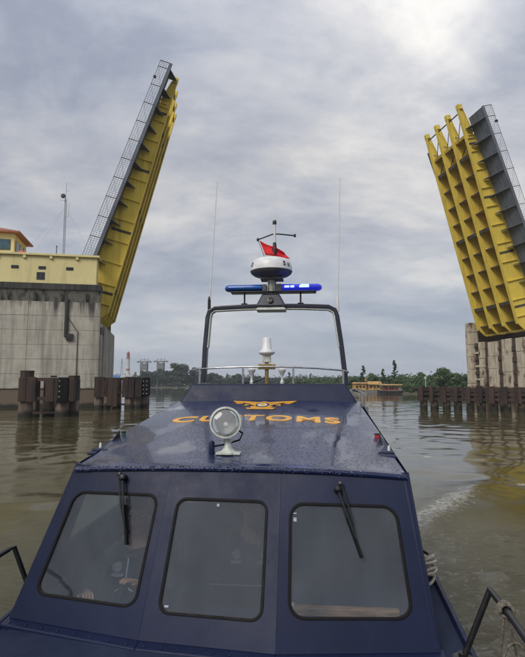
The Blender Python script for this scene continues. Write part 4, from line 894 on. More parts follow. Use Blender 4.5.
for sx, sy in ((-1.6, -1.6), (1.6, -1.6), (1.6, 1.6), (-1.6, 1.6)): MB().tube([(sx, sy, 0), (sx * .1, sy * .1, 27)], .10, 4).build('leg', M_FARG, r_)
for z in (6, 12, 18, 23): MB().box(-1.9 + z * .06, 1.9 - z * .06, -.1, .1, z, z + .2).build('cross_arm', M_FARG, r_)

# ------------------------------------------------------------------ moored vessels on the right bank
M_VOR = mat('vessel_orange', (0.46, 0.27, 0.085), 0.6, var=0.2, vscale=.8); M_VDK = mat('vessel_dark_hull', (0.03, 0.028, 0.028), 0.6, var=0.3, vscale=.7); M_VGR = mat('vessel_grey', (0.26, 0.25, 0.23), 0.7, var=0.2, vscale=.7)
M_VRED = mat('vessel_red_brown', (0.24, 0.05, 0.03), 0.7, var=0.2, vscale=.7)
def hull_rings(L_, Wd, h, sheer=.3):
    R_ = []
    for i in range(9):
        t_ = i / 8; x = (t_ - .5) * L_; e = min(1, 1.15 * (1 - abs(2 * t_ - 1) ** 3.2) + .12); z = h + sheer * (2 * t_ - 1) ** 2
        R_.append([(x, -Wd / 2 * e, z), (x, -Wd / 2 * e * .82, -.5), (x, Wd / 2 * e * .82, -.5), (x, Wd / 2 * e, z)])
    return R_
def ferry():
    r = empty('moored_vessel', (38.6, 158, 0), rad(6)); r.scale = (.86, .9, .9); tag(r, 'dark-hulled moored vessel with orange roofed deckhouse near the right trees', 'vessel', 'vessels moored off the right bank')
    MB().loft(hull_rings(9.5, 3.4, 1.0)).build('hull', M_VDK, r); MB().box(-4.2, 4.2, -1.5, 1.5, 1.02, 1.15).build('deck', M_VGR, r)
    MB().box(-2.6, 2.4, -1.2, 1.2, 1.15, 2.5).build('deckhouse', M_VRED, r)
    for x in (-2.2, -1.1, 0, 1.1): MB().box(x, x + .7, -1.26, -1.2, 1.6, 2.2).build('window', M_WINDARK, r)
    MB().hexa([(-3.6, -1.9, 2.9), (3.9, -1.9, 2.9), (3.9, 1.9, 2.9), (-3.6, 1.9, 2.9), (-3.4, -1.0, 3.25), (3.6, -1.0, 3.25), (3.6, 1.0, 3.25), (-3.4, 1.0, 3.25)]).build('roof', M_VOR, r)
    for x in (-3.3, -1.2, 1.2, 3.6):
        for y in (-1.5, 1.5): MB().tube([(x, y, 1.1), (x, y, 2.9)], .07, 5).build('roof_post', M_VGR, r)
    MB().box(2.6, 3.6, -1.0, 1.0, 1.15, 2.2).build('crate', M_VGR, r)
def dredger():
    r = empty('moored_vessel', (33.0, 166, 0), rad(4)); r.scale = (.72, .9, .88); tag(r, 'long orange work vessel moored behind the dark-hulled one', 'vessel', 'vessels moored off the right bank')
    MB().loft(hull_rings(15, 4.4, 1.2)).build('hull', M_VGR, r); MB().box(-7, 7, -1.9, 1.9, 1.22, 1.4).build('deck', M_VOR, r)
    MB().box(-5.8, -.6, -1.6, 1.6, 1.4, 3.5).build('deckhouse', M_VOR, r); MB().box(.2, 5.6, -1.5, 1.5, 1.4, 2.9).build('deckhouse', M_VOR, r)
    MB().hexa([(-6.3, -2.1, 3.5), (-.1, -2.1, 3.5), (-.1, 2.1, 3.5), (-6.3, 2.1, 3.5), (-6, -1, 3.95), (-.5, -1, 3.95), (-.5, 1, 3.95), (-6, 1, 3.95)]).build('roof', M_VOR, r)
    MB().hexa([(.0, -2.1, 3.2), (6.4, -2.1, 3.2), (6.4, 2.1, 3.2), (.0, 2.1, 3.2), (.4, -1, 4.3), (6.0, -1, 4.3), (6.0, 1, 4.3), (.4, 1, 4.3)]).build('roof', M_VOR, r)
    for x in (-5.2, -3.7, -2.2, 1.0, 2.6, 4.2): MB().box(x, x + .9, -1.68, -1.5, 2.1, 2.75).build('window', M_WINDARK, r)
    for x in (.3, 3.2, 6.1): MB().tube([(x, -1.8, 1.4), (x, -1.8, 3.2)], .07, 5).build('roof_post', M_VGR, r)
    MB().tube([(-.3, 0, 1.4), (-.3, 0, 5.8)], .09, 6).build('mast', M_VOR, r); MB().box(-.75, .1, -.3, .3, 4.6, 5.1).build('funnel', M_VOR, r)
def workboat():
    r = empty('small_workboat', (27.6, 151, 0), rad(-5)); tag(r, 'small grey open workboat in front of the orange vessel', 'boat')
    MB().loft(hull_rings(5.5, 1.8, .7, .35)).build('hull', M_VGR, r); MB().box(-1.6, .2, -.6, .6, .7, 1.5).build('cabin', M_VDK, r)
    MB().box(-1.8, .4, -.75, .75, 1.5, 1.6).build('cabin_roof', M_FARW, r); MB().box(.9, 1.9, -.5, .5, .7, 1.0).build('engine_box', M_VDK, r)
ferry(); dredger(); workboat()
r_ = empty('channel_post', (44.6, 143, 0)); tag(r_, 'thin pale channel post in the water near the fender row end', 'post')
MB().tube([(0, 0, -1), (0, 0, 5.0)], .09, 6).build('post_shaft', M_FARW, r_); MB().box(-.3, .3, -.05, .05, 4.4, 5.0).build('post_board', M_FARW, r_)

# ------------------------------------------------------------------ patrol boat (local frame: x to its side, y aft, z up from the water)
boat = empty('patrol_boat', BOAT_O, BOAT_YAW)
tag(boat, 'navy blue customs patrol boat with three-pane windscreen and radar arch', 'boat')
V = Vector
# hull
def hull():
    st = [(-5.0, .04, 1.50), (-4.6, .34, 1.47), (-4.0, .62, 1.43), (-3.0, .92, 1.39), (-2.0, 1.12, 1.38), (-1.0, 1.245, 1.39), (-0.3, 1.30, 1.41), (1.0, 1.37, 1.43), (3.0, 1.42, 1.43), (5.5, 1.42, 1.43), (8.0, 1.38, 1.43)]
    R_ = []
    for y, hb, z in st:
        k = max(0.15, min(1, (y + 5.0) / 4.0)); wl = hb * (0.45 + .4 * k)
        R_.append([V((-hb, y, z)), V((-hb - .012, y, z - .10)), V((-(hb + wl) / 2, y, z * .5)), V((-wl, y, 0)), V((-wl * .45, y, -.42)), V((0, y, -.6)), V((wl * .45, y, -.42)), V((wl, y, 0)), V(((hb + wl) / 2, y, z * .5)), V((hb + .012, y, z - .10)), V((hb, y, z))])
    h = MB().loft(R_).build('hull', M_NAVY, boat, smooth=True)
    d = MB()
    d.loft([[V((-hb + .01, y, z + .004)), V((-hb * .5, y, z + .022)), V((0, y, z + .03)), V((hb * .5, y, z + .022)), V((hb - .01, y, z + .004))] for y, hb, z in st], closed=False)
    d.build('deck', M_DECK, boat, smooth=True)
    for s in (-1, 1):
        MB().tube([V((s * hb, y, z + .012)) for y, hb, z in st], 0.022, 6).build('toe_rail', M_NAVY, boat, smooth=True)
        MB().tube([V((s * (hb + .02), y, z - .16)) for y, hb, z in st[1:]], 0.04, 8).build('rubbing_strake', M_BLACK, boat, smooth=True)
hull()

# wheelhouse front: three facets, each with its window
TL, T1, T2, TR = V((-.97, .03, 2.305)), V((-.35, 0, 2.305)), V((.31, -.01, 2.297)), V((1.05, -.03, 2.285))
BL, B1, B2, BR = V((-1.27, -.12, 1.45)), V((-.43, -.32, 1.45)), V((.30, -.40, 1.45)), V((1.135, -.31, 1.45))
def patch(q):
    a, b, c, d = q
    n = ((b + c) - (a + d)).cross((c + d) - (a + b)).normalized()
    if n.y > 0 and abs(n.y) > .4: n = -n
    def f(s, t, off=0.0): return a * (1 - s) * (1 - t) + b * s * (1 - t) + c * s * t + d * (1 - s) * t + n * off
    w = ((b - a).length + (c - d).length) / 2; h = ((d - a).length + (c - b).length) / 2
    return f, w, h, n
def rloop(s0, s1, t0, t1, w, h, r, ins=0.0, n=6):
    """Rounded rectangle in (s, t); r and ins in metres."""
    s0 += ins / w; s1 -= ins / w; t0 += ins / h; t1 -= ins / h; r = max(.004, r - ins); out = []
    for cx, cy, a0 in ((s1 - r / w, t0 + r / h, -90), (s1 - r / w, t1 - r / h, 0), (s0 + r / w, t1 - r / h, 90), (s0 + r / w, t0 + r / h, 180)):
        for k in range(n + 1):
            a = rad(a0 + 90 * k / n); out.append((cx + math.cos(a) * r / w, cy + math.sin(a) * r / h))
    return out
def ray_rect(cx, cy, dx, dy):
    t = 1e9
    if dx > 1e-9: t = min(t, (1 - cx) / dx)
    if dx < -1e-9: t = min(t, -cx / dx)
    if dy > 1e-9: t = min(t, (1 - cy) / dy)
    if dy < -1e-9: t = min(t, -cy / dy)
    return cx + dx * t, cy + dy * t
def ray_loop(cx, cy, dx, dy, loop):
    best = None
    for i in range(len(loop)):
        (x1, y1), (x2, y2) = loop[i], loop[(i + 1) % len(loop)]
        ex, ey = x2 - x1, y2 - y1; den = dx * ey - dy * ex
        if abs(den) < 1e-12: continue
        t = ((x1 - cx) * ey - (y1 - cy) * ex) / den; u = ((x1 - cx) * dy - (y1 - cy) * dx) / den
        if t > 0 and -1e-6 <= u <= 1 + 1e-6 and (best is None or t < best): best = t
    return cx + dx * best, cy + dy * best
def facet(name, q, win, r, m, flip=1.0, win_label=None, glassm=None):
    f, w, h, n = patch(q); s0, s1, t0, t1 = win; loop = rloop(s0, s1, t0, t1, w, h, r)
    cx, cy = (s0 + s1) / 2, (t0 + t1) / 2
    dirs = [(x - cx, y - cy) for x, y in loop] + [(x - cx, y - cy) for x, y in ((0, 0), (1, 0), (1, 1), (0, 1))]
    dirs += [(math.cos(rad(a)) / w, math.sin(rad(a)) / h) for a in range(0, 360, 5)]
    dirs.sort(key=lambda d: math.atan2(d[1], d[0]))
    inn = [ray_loop(cx, cy, *d, loop) for d in dirs]; out = [ray_rect(cx, cy, *d) for d in dirs]
    mb = MB(); th = -.04 * flip
    mb.loft([[f(a[0] + (b[0] - a[0]) * k, a[1] + (b[1] - a[1]) * k, 0) for a, b in zip(out, inn)] for k in (0, .2, .4, .6, .8, 1)] + [[f(*p_, th) for p_ in inn], [f(*p_, th) for p_ in out]], closed=True, caps=False)
    mb.build(name, m, boat, smooth=True, angle=30)
    g = MB(); o = [rloop(s0, s1, t0, t1, w, h, r, i_) for i_ in (-.007, -.005, .004, .010, .010)]
    offs = (0.0, .004, .005, .003, -.03)
    g.loft([[f(*p_, k * flip) for p_ in L_] for L_, k in zip(o, offs)], closed=True, caps=False)
    win_o = g.build('window', M_BLACK, boat, smooth=True, angle=50)
    rings = []
    gm = MB()
    for off in (-.004, -.010):
        rr = []
        for sc in (1.0, .8, .6, .4, .2, .04):
            L_ = rloop(s0, s1, t0, t1, w, h, r, .010); rr.append([f(cx + (a - cx) * sc, cy + (b - cy) * sc, off * flip) for a, b in L_])
        gm.loft(rr, closed=True, caps=False); nn = len(rr[-1]); gm.add(rr[-1], [tuple(range(nn))])
    pn = gm.build('pane', glassm or M_GLASS, win_o, smooth=True)
    return f, w, h, n, win_o
QL, QC, QR = (TL, T1, B1, BL), (T1, T2, B2, B1), (T2, TR, BR, B2)
fL = facet('windscreen_wall', QL, (.118, .925, .185, .84), .07, M_NAVY)
fC = facet('windscreen_wall', QC, (.105, .895, .20, .852), .06, M_NAVY)
fR = facet('windscreen_wall', QR, (.08, .865, .205, .832), .08, M_NAVY)
# rounded mullion beads over the facet joints and outer corners
for a, b, r_b in ((T1, B1, .012), (T2, B2, .012), (TL, BL, .030), (TR, BR, .030)):
    MB().tube([a + (b - a) * k / 6 + V((0, .012 if r_b < .02 else .028, 0)) - (V((math.copysign(.022, a.x), 0, 0)) if r_b > .02 else V((0, 0, 0))) for k in range(7)], r_b, 10).build('corner_bead', M_NAVY, boat, smooth=True)
# small stickers on the panes
for ff, s, t_, w_, h_ in ((fC, .46, .225, .015, .016), (fC, .15, .81, .022, .010), (fR, .105, .29, .018, .022), (fR, .105, .262, .018, .006)):
    f, w, h, n, wo = ff
    MB().prism([f(s, t_, -.002), f(s + w_ / w, t_, -.002), f(s + w_ / w, t_ + h_ / h, -.002), f(s, t_ + h_ / h, -.002)], n * .0025).build('sticker', M_PATCH, wo)
# bottom seam flange with bolts
seam = [BL + V((-.02, -.01, -.012)), B1 + V((0, -.02, -.012)), B2 + V((0, -.02, -.012)), BR + V((.02, -.01, -.012))]
sm = MB()
for a, b in zip(seam[:-1], seam[1:]):
    n = V((0, -1, 0)); sm.hexa([a + V((0, .05, -.03)), b + V((0, .05, -.03)), b + V((0, -.055, -.03)), a + V((0, -.055, -.03)), a + V((0, .05, .012)), b + V((0, .05, .012)), b + V((0, -.05, .004)), a + V((0, -.05, .004))])
sm.build('base_flange', M_NAVY, boat, bevel=.006)
for a, b in zip(seam[:-1], seam[1:]):
    for k in range(8):
        p_ = a.lerp(b, (k + .5) / 8) + V((0, -.025, .008)); MB().lathe([(.007, 0), (.006, .003), (.003, .005), (0, .0052)], 8, Matrix.Translation(p_)).build('bolt', M_NAVY, boat, smooth=True)
# foredeck coaming in front of the windscreen
MB().loft([[V((-1.22, -.16, 1.425)), V((-.43, -.36, 1.43)), V((.30, -.44, 1.43)), V((1.10, -.35, 1.425))], [V((-1.24, -.7, 1.41)), V((-.43, -.82, 1.42)), V((.30, -.86, 1.42)), V((1.16, -.8, 1.41))], [V((-1.1, -1.9, 1.40)), V((-.4, -1.95, 1.42)), V((.3, -1.95, 1.42)), V((1.03, -1.9, 1.40))]], closed=False).build('foredeck_plate', M_DECK, boat, smooth=True)

# sides of the wheelhouse, each with a long window
for s in (-1, 1):
    A, Bb = (TL, BL) if s < 0 else (TR, BR)
    C_ = V((s * 1.10, 2.95, 2.56)); D_ = V((s * 1.22, 2.95, 1.44))
    f, w, h, n = patch((A, C_, D_, Bb)); fl = 1.0 if n.x * s > 0 else -1.0
    facet('wheelhouse_side', (A, C_, D_, Bb), (.12, .88, .22, .68), .08, M_NAVY, flip=fl)
# aft bulkhead with doorway
bk = MB(); bk.box(-1.16, -.35, 2.90, 2.95, 1.43, 2.55); bk.box(.35, 1.16, 2.90, 2.95, 1.43, 2.55); bk.box(-.35, .35, 2.90, 2.95, 2.3, 2.55); bk.build('aft_bulkhead', M_INT, boat)
MB().box(-1.1, 1.1, -.2, 2.9, .50, .55).build('cabin_floor', M_INT, boat)
for s in (-1, 1): MB().box(s * 1.12 - .02, s * 1.12 + .02, -.1, 2.9, .55, 1.43).build('cabin_lining', M_INT, boat)
MB().box(-1.1, 1.1, 2.86, 2.9, .55, 1.43).build('cabin_lining', M_INT, boat)

# roof: plateau with low shoulders near the front corners
def roof_z(y): return 2.305 + .1017 * y
def roof():
    R_ = []
    for y in (-.035, -.03, 0.0, .04, .3, .7, 1.1, 1.5, 2.0, 2.5, 2.93):
        k = min(1, max(0, y / 1.15)); pw = .865 + (1.015 - .865) * k; ow = 1.005 + .04 * k; sh = .010 * np.sin(min(1, k * 1.5) * 3.14) + .006
        z = roof_z(max(y, 0)) - (.022 if y < -.033 else .006 if y < -.02 else 0)
        yy = y
        lo = .962 + .09 * k; ro = 1.035 + .02 * k
        sec = [(-lo - .006, z - sh - .014), (-lo, z - sh), (-pw - .012, z - sh * .9), (-pw, z), (-.6, z + .008), (-.3, z + .014), (0, z + .016), (.3, z + .014), (.6, z + .008), (pw, z - .004), (pw + .012, z - sh * .9), (ro, z - sh - .010), (ro + .006, z - sh - .026)]
        def head(x): return np.interp(x, [-.97, -.35, .31, 1.05], [.03, 0, -.01, -.03])
        R_.append([V((x, yy + head(x) * (1 - min(1, max(0, yy) / .3)) + .010, zz)) for x, zz in sec])
    mb = MB(); mb.loft(R_, closed=False)
    # front edge turns down over the windscreen head
    fr = R_[0]; mb.loft([fr, [p_ + V((0, .004, -.012)) for p_ in fr]], closed=False)
    o = mb.build('wheelhouse_roof', M_ROOF, boat, smooth=True, angle=28)
    MB().loft([[V((-1.0, y, roof_z(y) - .07)), V((1.0, y, roof_z(y) - .07))] for y in (.05, 2.9)], closed=False).build('headlining', M_INT, boat)
roof()
# raised after-cabin: sloping step then flat top
MB().hexa([(-1.06, 2.90, 2.56), (1.06, 2.90, 2.56), (1.06, 5.6, 2.56), (-1.06, 5.6, 2.56), (-.915, 3.02, 2.808), (.915, 3.02, 2.808), (.93, 5.5, 2.808), (-.93, 5.5, 2.808)]).build('after_cabin_top', M_NAVY, boat, bevel=.02)
MB().hexa([(-1.22, 2.96, 1.44), (1.22, 2.96, 1.44), (1.2, 5.6, 1.44), (-1.2, 5.6, 1.44), (-1.07, 2.96, 2.56), (1.07, 2.96, 2.56), (1.07, 5.6, 2.56), (-1.07, 5.6, 2.56)]).build('after_cabin', M_NAVY, boat, bevel=.02)

# lettering and winged emblem on the roof
slope = math.atan(.1017)
def roof_h(x, y): return roof_z(y) + float(np.interp(abs(x), [0, .3, .6, 1.0], [.016, .014, .008, 0]))
me = text_mesh('CUSTOMS', .40, Matrix.Identity(4), bold=.012, sx=1.0, space=1.14)
xs_ = [v.co.x for v in me.vertices]; ys_ = [v.co.y for v in me.vertices]; kx = 1.53 / (max(xs_) - min(xs_)); ky = .30 / (max(ys_) - min(ys_)); cx_ = (max(xs_) + min(xs_)) / 2; cy_ = (max(ys_) + min(ys_)) / 2
for v in me.vertices:
    x = (v.co.x - cx_) * kx - .005; y = 1.70 + (v.co.y - cy_) * ky - .09 * (x / .77) ** 2
    v.co = V((x, y, roof_h(x, y) + (0.0022 if v.co.z > 0 else -.002)))
me.update(); me.materials.append(M_ORANGE); link('lettering', me, boat)
def emblem():
    cx, cy = -.02, 2.42
    wing = [(0.05, -.10), (.12, -.02), (.10, .06), (.20, .03), (.19, .12), (.29, .10), (.37, .24), (.20, .21), (.06, .17), (0, .20)]
    def lay(pts, m, name, dz, par=None):
        mb = MB(); mb.prism([V((cx + x, cy + y * 1.9, roof_h(cx + x, cy + y * 1.9) + .0025 + dz * .5)) for x, y in pts], (0, 0, .0012)); return mb.build(name, m, par or boat)
    e = lay([(x, y) for x, y in wing] + [(-x, y) for x, y in reversed(wing[:-1])], M_ORANGE, 'emblem', -.002)
    ring = [(.075 * math.cos(a), .05 + .085 * math.sin(a)) for a in np.linspace(0, 2 * math.pi, 20, endpoint=False)]
    lay(ring, M_EMBDARK, 'emblem_disc', .001, e)
    lay([(x * .72, .05 + (y - .05) * .72) for x, y in ring], M_WHITE, 'emblem_disc', .0035, e)
    lay([(-.035, .02), (.035, .02), (.02, .07), (0, .10), (-.02, .07)], M_ORANGE, 'emblem_device', .006, e)
    lay([(-.16, -.06), (.16, -.06), (.13, -.115), (-.13, -.115)], M_ORANGE, 'emblem_ribbon', .003, e)
    for s in (-1, 1): lay([(s * .09, .0), (s * .24, .135), (s * .23, .15), (s * .085, .03)], M_EMBDARK, 'feather_line', .001, e)
emblem()

# searchlight
def searchlight():
    c = V((-.07, .30, 2.540)); bz = roof_z(.28) + .016
    base = MB().lathe([(.062, 0), (.062, .010), (.042, .022), (.026, .042), (.019, .070), (.018, .09)], 20, Matrix.Translation((-.05, .27, bz))).build('searchlight', M_CREAM, boat, smooth=True, angle=50)
    MB().box(-.125, .035, .225, .315, bz - .004, bz + .012).build('foot', M_CREAM, base, bevel=.004)
    MB().box(-.085, -.025, .27, .33, bz + .072, bz + .088).build('bracket', M_CREAM, base, bevel=.004)
    ax = Matrix.Translation(c) @ Matrix.Rotation(rad(6), 4, 'Z') @ Matrix.Rotation(rad(77), 4, 'X') @ Matrix.Scale(.93, 4)   # +z of the lathe points forward
    MB().lathe([(.0, -.105), (.045, -.10), (.085, -.07), (.102, -.02), (.105, .045), (.112, .05), (.112, .066), (.098, .068), (.096, .045), (.094, .0), (.075, -.06)], 36, ax, cap=False).build('housing', M_CREAM, base, smooth=True, angle=45)
    MB().lathe([(.0, -.055), (.022, -.052), (.048, -.036), (.072, -.006), (.086, .025), (.0935, .050)], 32, ax, cap=False).build('reflector', M_CHROME, base, smooth=True)
    MB().lathe([(.0, -.05), (.012, -.05), (.016, -.012), (.0, .006)], 14, ax).build('bulb', M_WHITE, base, smooth=True)
    MB().lathe([(.0, .070), (.05, .066), (.08, .060), (.094, .054)], 32, ax, cap=False).build('lens', M_LENS, base, smooth=True)
    MB().tube([c + V((.03, .09, -.02)), c + V((.10, .10, -.07)), c + V((.085, .06, -.11)), c + V((.0, .02, -.135)), c + V((-.08, .02, -.15)), c + V((-.10, .03, -.195)), c + V((-.11, .06, -.214))], .006, 8).build('cable', M_BLACK, base, smooth=True)
    MB().lathe([(.02, 0), (.02, .07), (.012, .085), (0, .087)], 12, Matrix.Translation((-.16, .28, bz - .004))).build('cable_gland', M_NAVY, base, smooth=True)
searchlight()

# wipers
def wiper(ff, piv, tip, wob):
    f, w, h, n, wo = ff
    p0 = f(*piv, .03); p1 = f(*tip, .03); d = p1 - p0; side = d.cross(n).normalized()
    a = MB(); a.lathe([(.020, -.03), (.020, .012), (.012, .02), (0, .021)], 14, Matrix.Translation(p0) @ n.to_track_quat('Z', 'Y').to_matrix().to_4x4())
    a.tube([p0, p0 + d * .5 + n * .012, p0 + d * .72 + n * .004], [.008, .007, .005], 8); q0 = p0 + side * wob - d * .06
    a.tube([q0, q0 + d * .48 + n * .010 - side * wob * .3, p0 + d * .74 + n * .004], [.006, .006, .004], 8)
    a.lathe([(.012, -.03), (.012, .008), (0, .012)], 10, Matrix.Translation(q0) @ n.to_track_quat('Z', 'Y').to_matrix().to_4x4())
    o = a.build('wiper', M_BLACKM, boat, smooth=True)
    b0, b1 = p0 + d * .42, p1; nn = n
    bl = MB(); bl.hexa([b0 - side * .010 - nn * .022, b1 - side * .010 - nn * .022, b1 + side * .010 - nn * .022, b0 + side * .010 - nn * .022, b0 - side * .006, b1 - side * .006, b1 + side * .006, b0 + side * .006])
    bl.build('blade', M_BLACK, o)
wiper(fL, (.557, .084), (.757, .498), .022); wiper(fR, (.438, .116), (.578, .51), -.03)

# side-light boards on the roof shoulders
def sidelight(s, lampmat):
    y0 = .95; x = s * 1.0; z = roof_z(y0) - .012
    o = MB().prism([V((s * .93, .40, roof_z(.4) - .03)), V((s * 1.06, .40, roof_z(.4) - .035)), V((s * 1.04, 1.30, roof_z(1.3) - .03)), V((s * 1.0, 1.30, roof_z(1.3) - .03))], (0, 0, .016)).build('sidelight_board', M_NAVY, boat, bevel=.004)
    MB().lathe([(.020, 0), (.020, .008), (.015, .010), (.015, .046), (.020, .048), (.020, .056), (0, .06)], 16, Matrix.Translation((x, y0, z - .02))).build('lamp_holder', M_BLACKM, o, smooth=True)
    MB().lathe([(.0175, .011), (.0185, .028), (.0175, .045)], 16, Matrix.Translation((x, y0, z - .02))).build('lamp_lens', lampmat, o, smooth=True)
    MB().prism([V((x + s * .01, y0 - .05, z - .02)), V((x + s * .01, y0 - .28, z - .045)), V((x + s * .01, y0 - .06, z + .05))], (s * .006, 0, 0)).build('screen_fin', M_BLACKM, o)
    MB().lathe([(.009, 0), (.010, .02), (.007, .04), (0, .044)], 12, Matrix.Translation((s * 1.03, .56, roof_z(.56) - .025))).build('cleat_post', M_WHITE, o, smooth=True)
    MB().box(s * 1.0 - .055, s * 1.0 + .055, .47, .495, roof_z(.47) - .03, roof_z(.47) - .008).build('cleat_bar', M_NAVY, o, bevel=.004)
sidelight(1, M_REDLAMP); sidelight(-1, M_GREENLAMP)

# grab rail and stanchions round the front of the after cabin
rail = [V((-1.0, 4.3, 2.97)), V((-1.0, 3.5, 2.975)), V((-.985, 3.30, 2.98)), V((-.88, 3.21, 2.99)), V((-.6, 3.15, 3.005)), V((-.3, 3.12, 3.012)), V((0, 3.11, 3.015)), V((.3, 3.12, 3.008)), V((.6, 3.15, 2.995)), V((.88, 3.21, 2.972)), V((.965, 3.30, 2.955)), V((.98, 3.5, 2.95)), V((.98, 4.3, 2.95))]
ro = MB().tube(rail, .0115, 10).build('grab_rail', M_STEEL, boat, smooth=True)
for x, y, zt in ((-.86, 3.20, 2.985), (-.31, 3.12, 3.008), (.30, 3.12, 3.005), (.90, 3.22, 2.965), (-1.0, 4.2, 2.97), (.98, 4.2, 2.95)):
    MB().tube([V((x, y, 2.80)), V((x, y, zt))], .0125, 8).build('stanchion', M_STEEL, ro, smooth=True)
po = MB().tube([V((1.085, 2.86, 2.44)), V((1.085, 2.86, 2.71)), V((1.03, 3.0, 2.73))], .013, 8).build('corner_post', M_STEEL, boat, smooth=True)

# satellite compass dome on its brass bracket, and two deck lamps
dx, dy = -.025, 3.18
MB().tube([V((dx, dy, 2.80)), V((dx, dy, 3.09))], .024, 10).build('dome_post', M_BRASS, boat, smooth=True)
b_ = MB().box(dx - .105, dx + .105, dy - .03, dy + .03, 2.985, 3.05).build('rail_clamp', M_BRASS, boat, bevel=.005)
for s in (-1, 1):
    for z in (3.0, 3.035): MB().lathe([(.008, 0), (.008, .006), (0, .007)], 8, Matrix.Translation((dx + s * .085, dy - .03, z)) @ Matrix.Rotation(rad(90), 4, 'X')).build('bolt', M_STEEL, b_)
MB().box(dx - .05, dx + .05, dy - .04, dy + .04, 3.07, 3.16).build('dome_bracket', M_CREAM, boat, bevel=.006)
MB().lathe([(.05, 3.155), (.078, 3.165), (.100, 3.183), (.100, 3.198), (.076, 3.215), (.060, 3.235), (.050, 3.36), (.044, 3.372), (0, 3.376)], 28, Matrix.Translation((dx, dy, 0))).build('compass_dome', M_WHITE, boat, smooth=True, angle=60)
for x in (-.215, .16):
    l = MB().lathe([(.020, 2.80), (.026, 2.835), (.014, 2.85), (.014, 2.90), (.026, 2.93), (.046, 2.965), (.046, 2.985), (.03, 3.0), (0, 3.006)], 18, Matrix.Translation((x, 3.22, 0))).build('deck_lamp', M_WHITE, boat, smooth=True)
MB().tube([V((dx, dy, 2.90)), V((dx - .06, dy, 2.86)), V((dx - .16, dy + .02, 2.83)), V((dx - .3, dy + .05, 2.815))], .006, 6).build('dome_cable', M_BLACK, boat, smooth=True)

# radar arch: box-section frame
def arch():
    pts = [(-.925, 2.80), (-.915, 3.30), (-.89, 3.72), (-.868, 3.80), (-.80, 3.845), (-.4, 3.862), (0, 3.868), (.4, 3.862), (.76, 3.845), (.845, 3.80), (.872, 3.72), (.925, 3.30), (.975, 2.80)]
    yy = lambda z: 3.78 + (z - 2.8) * .10
    n = len(pts); R_ = []
    for i, (x, z) in enumerate(pts):
        a = pts[max(0, i - 1)]; b = pts[min(n - 1, i + 1)]; t = V((b[0] - a[0], 0, b[1] - a[1])).normalized(); nn = V((-t.z, 0, t.x))   # outward
        k = .031; c = V((x, yy(z), z)); wy = .065
        R_.append([c + nn * k + V((0, -wy, 0)), c + nn * k + V((0, wy, 0)), c - nn * k + V((0, wy, 0)), c - nn * k + V((0, -wy, 0))])
    o = MB().loft(R_).build('radar_arch', M_DARKNAVY, boat, bevel=.014)
    inner = [];
    for i, (x, z) in enumerate(pts[1:-1], 1):
        a = pts[i - 1]; b = pts[i + 1]; t = V((b[0] - a[0], 0, b[1] - a[1])).normalized(); nn = V((-t.z, 0, t.x)); c = V((x, yy(z), z)) - nn * .036
        inner.append([c + nn * .007 + V((0, -.055, 0)), c + nn * .007 + V((0, .055, 0)), c - nn * .007 + V((0, .055, 0)), c - nn * .007 + V((0, -.055, 0))])
    MB().loft(inner).build('inner_strip', M_CREAM, o)
    for x in (-.925, .975): MB().box(x - .07, x + .07, 3.69, 3.87, 2.795, 2.82).build('foot_plate', M_DARKNAVY, o, bevel=.005)
    MB().hexa([(-.22, 3.74, 3.80), (.19, 3.74, 3.80), (.19, 4.02, 3.80), (-.22, 4.02, 3.80), (-.20, 3.76, 3.845), (.17, 3.76, 3.845), (.17, 4.0, 3.845), (-.20, 4.0, 3.845)]).build('pedestal_tray', M_CREAM, o, bevel=.01)
    p = MB(); p.hexa([(-.225, 3.73, 3.846), (.195, 3.73, 3.846), (.195, 4.04, 3.846), (-.225, 4.04, 3.846), (-.135, 3.79, 4.03), (.095, 3.79, 4.03), (.095, 3.98, 4.03), (-.135, 3.98, 4.03)])
    pd = p.build('pedestal', M_DARKNAVY, o, bevel=.02)
    MB().lathe([(.042, 0), (.042, .02), (.028, .022), (.026, .012), (0, .012)], 18, Matrix.Translation((-.02, 3.755, 3.93)) @ Matrix.Rotation(rad(72), 4, 'X')).build('camera_eye', M_BLACKM, o, smooth=True)
arch()
# blue light bar
def blue(name, c, estr):
    m, N, L, b = nodes_of(name); b.inputs['Base Color'].default_value = (*c, 1); b.inputs['Roughness'].default_value = .12; b.inputs['Coat Weight'].default_value = .4
    n = N.new('ShaderNodeTexNoise'); n.inputs['Scale'].default_value = 25; tc = N.new('ShaderNodeTexCoord'); L.new(tc.outputs['Object'], n.inputs['Vector'])
    mr = N.new('ShaderNodeMapRange'); L.new(n.outputs[0], mr.inputs[0]); mr.inputs[3].default_value = .08; mr.inputs[4].default_value = .22; L.new(mr.outputs[0], b.inputs['Roughness'])
    if estr: b.inputs['Emission Color'].default_value = (.03, .05, 1.0, 1); b.inputs['Emission Strength'].default_value = estr
    return m
M_BLUE = blue('blue_lens', (.012, .085, .36), 0); M_BLUELIT = blue('blue_lens_lit', (.006, .016, .30), .22)
M_LED = blue('blue_led_lit', (.1, .15, .9), 6.0); M_LED.node_tree.nodes['Principled BSDF'].inputs['Emission Color'].default_value = (.10, .16, 1.0, 1)
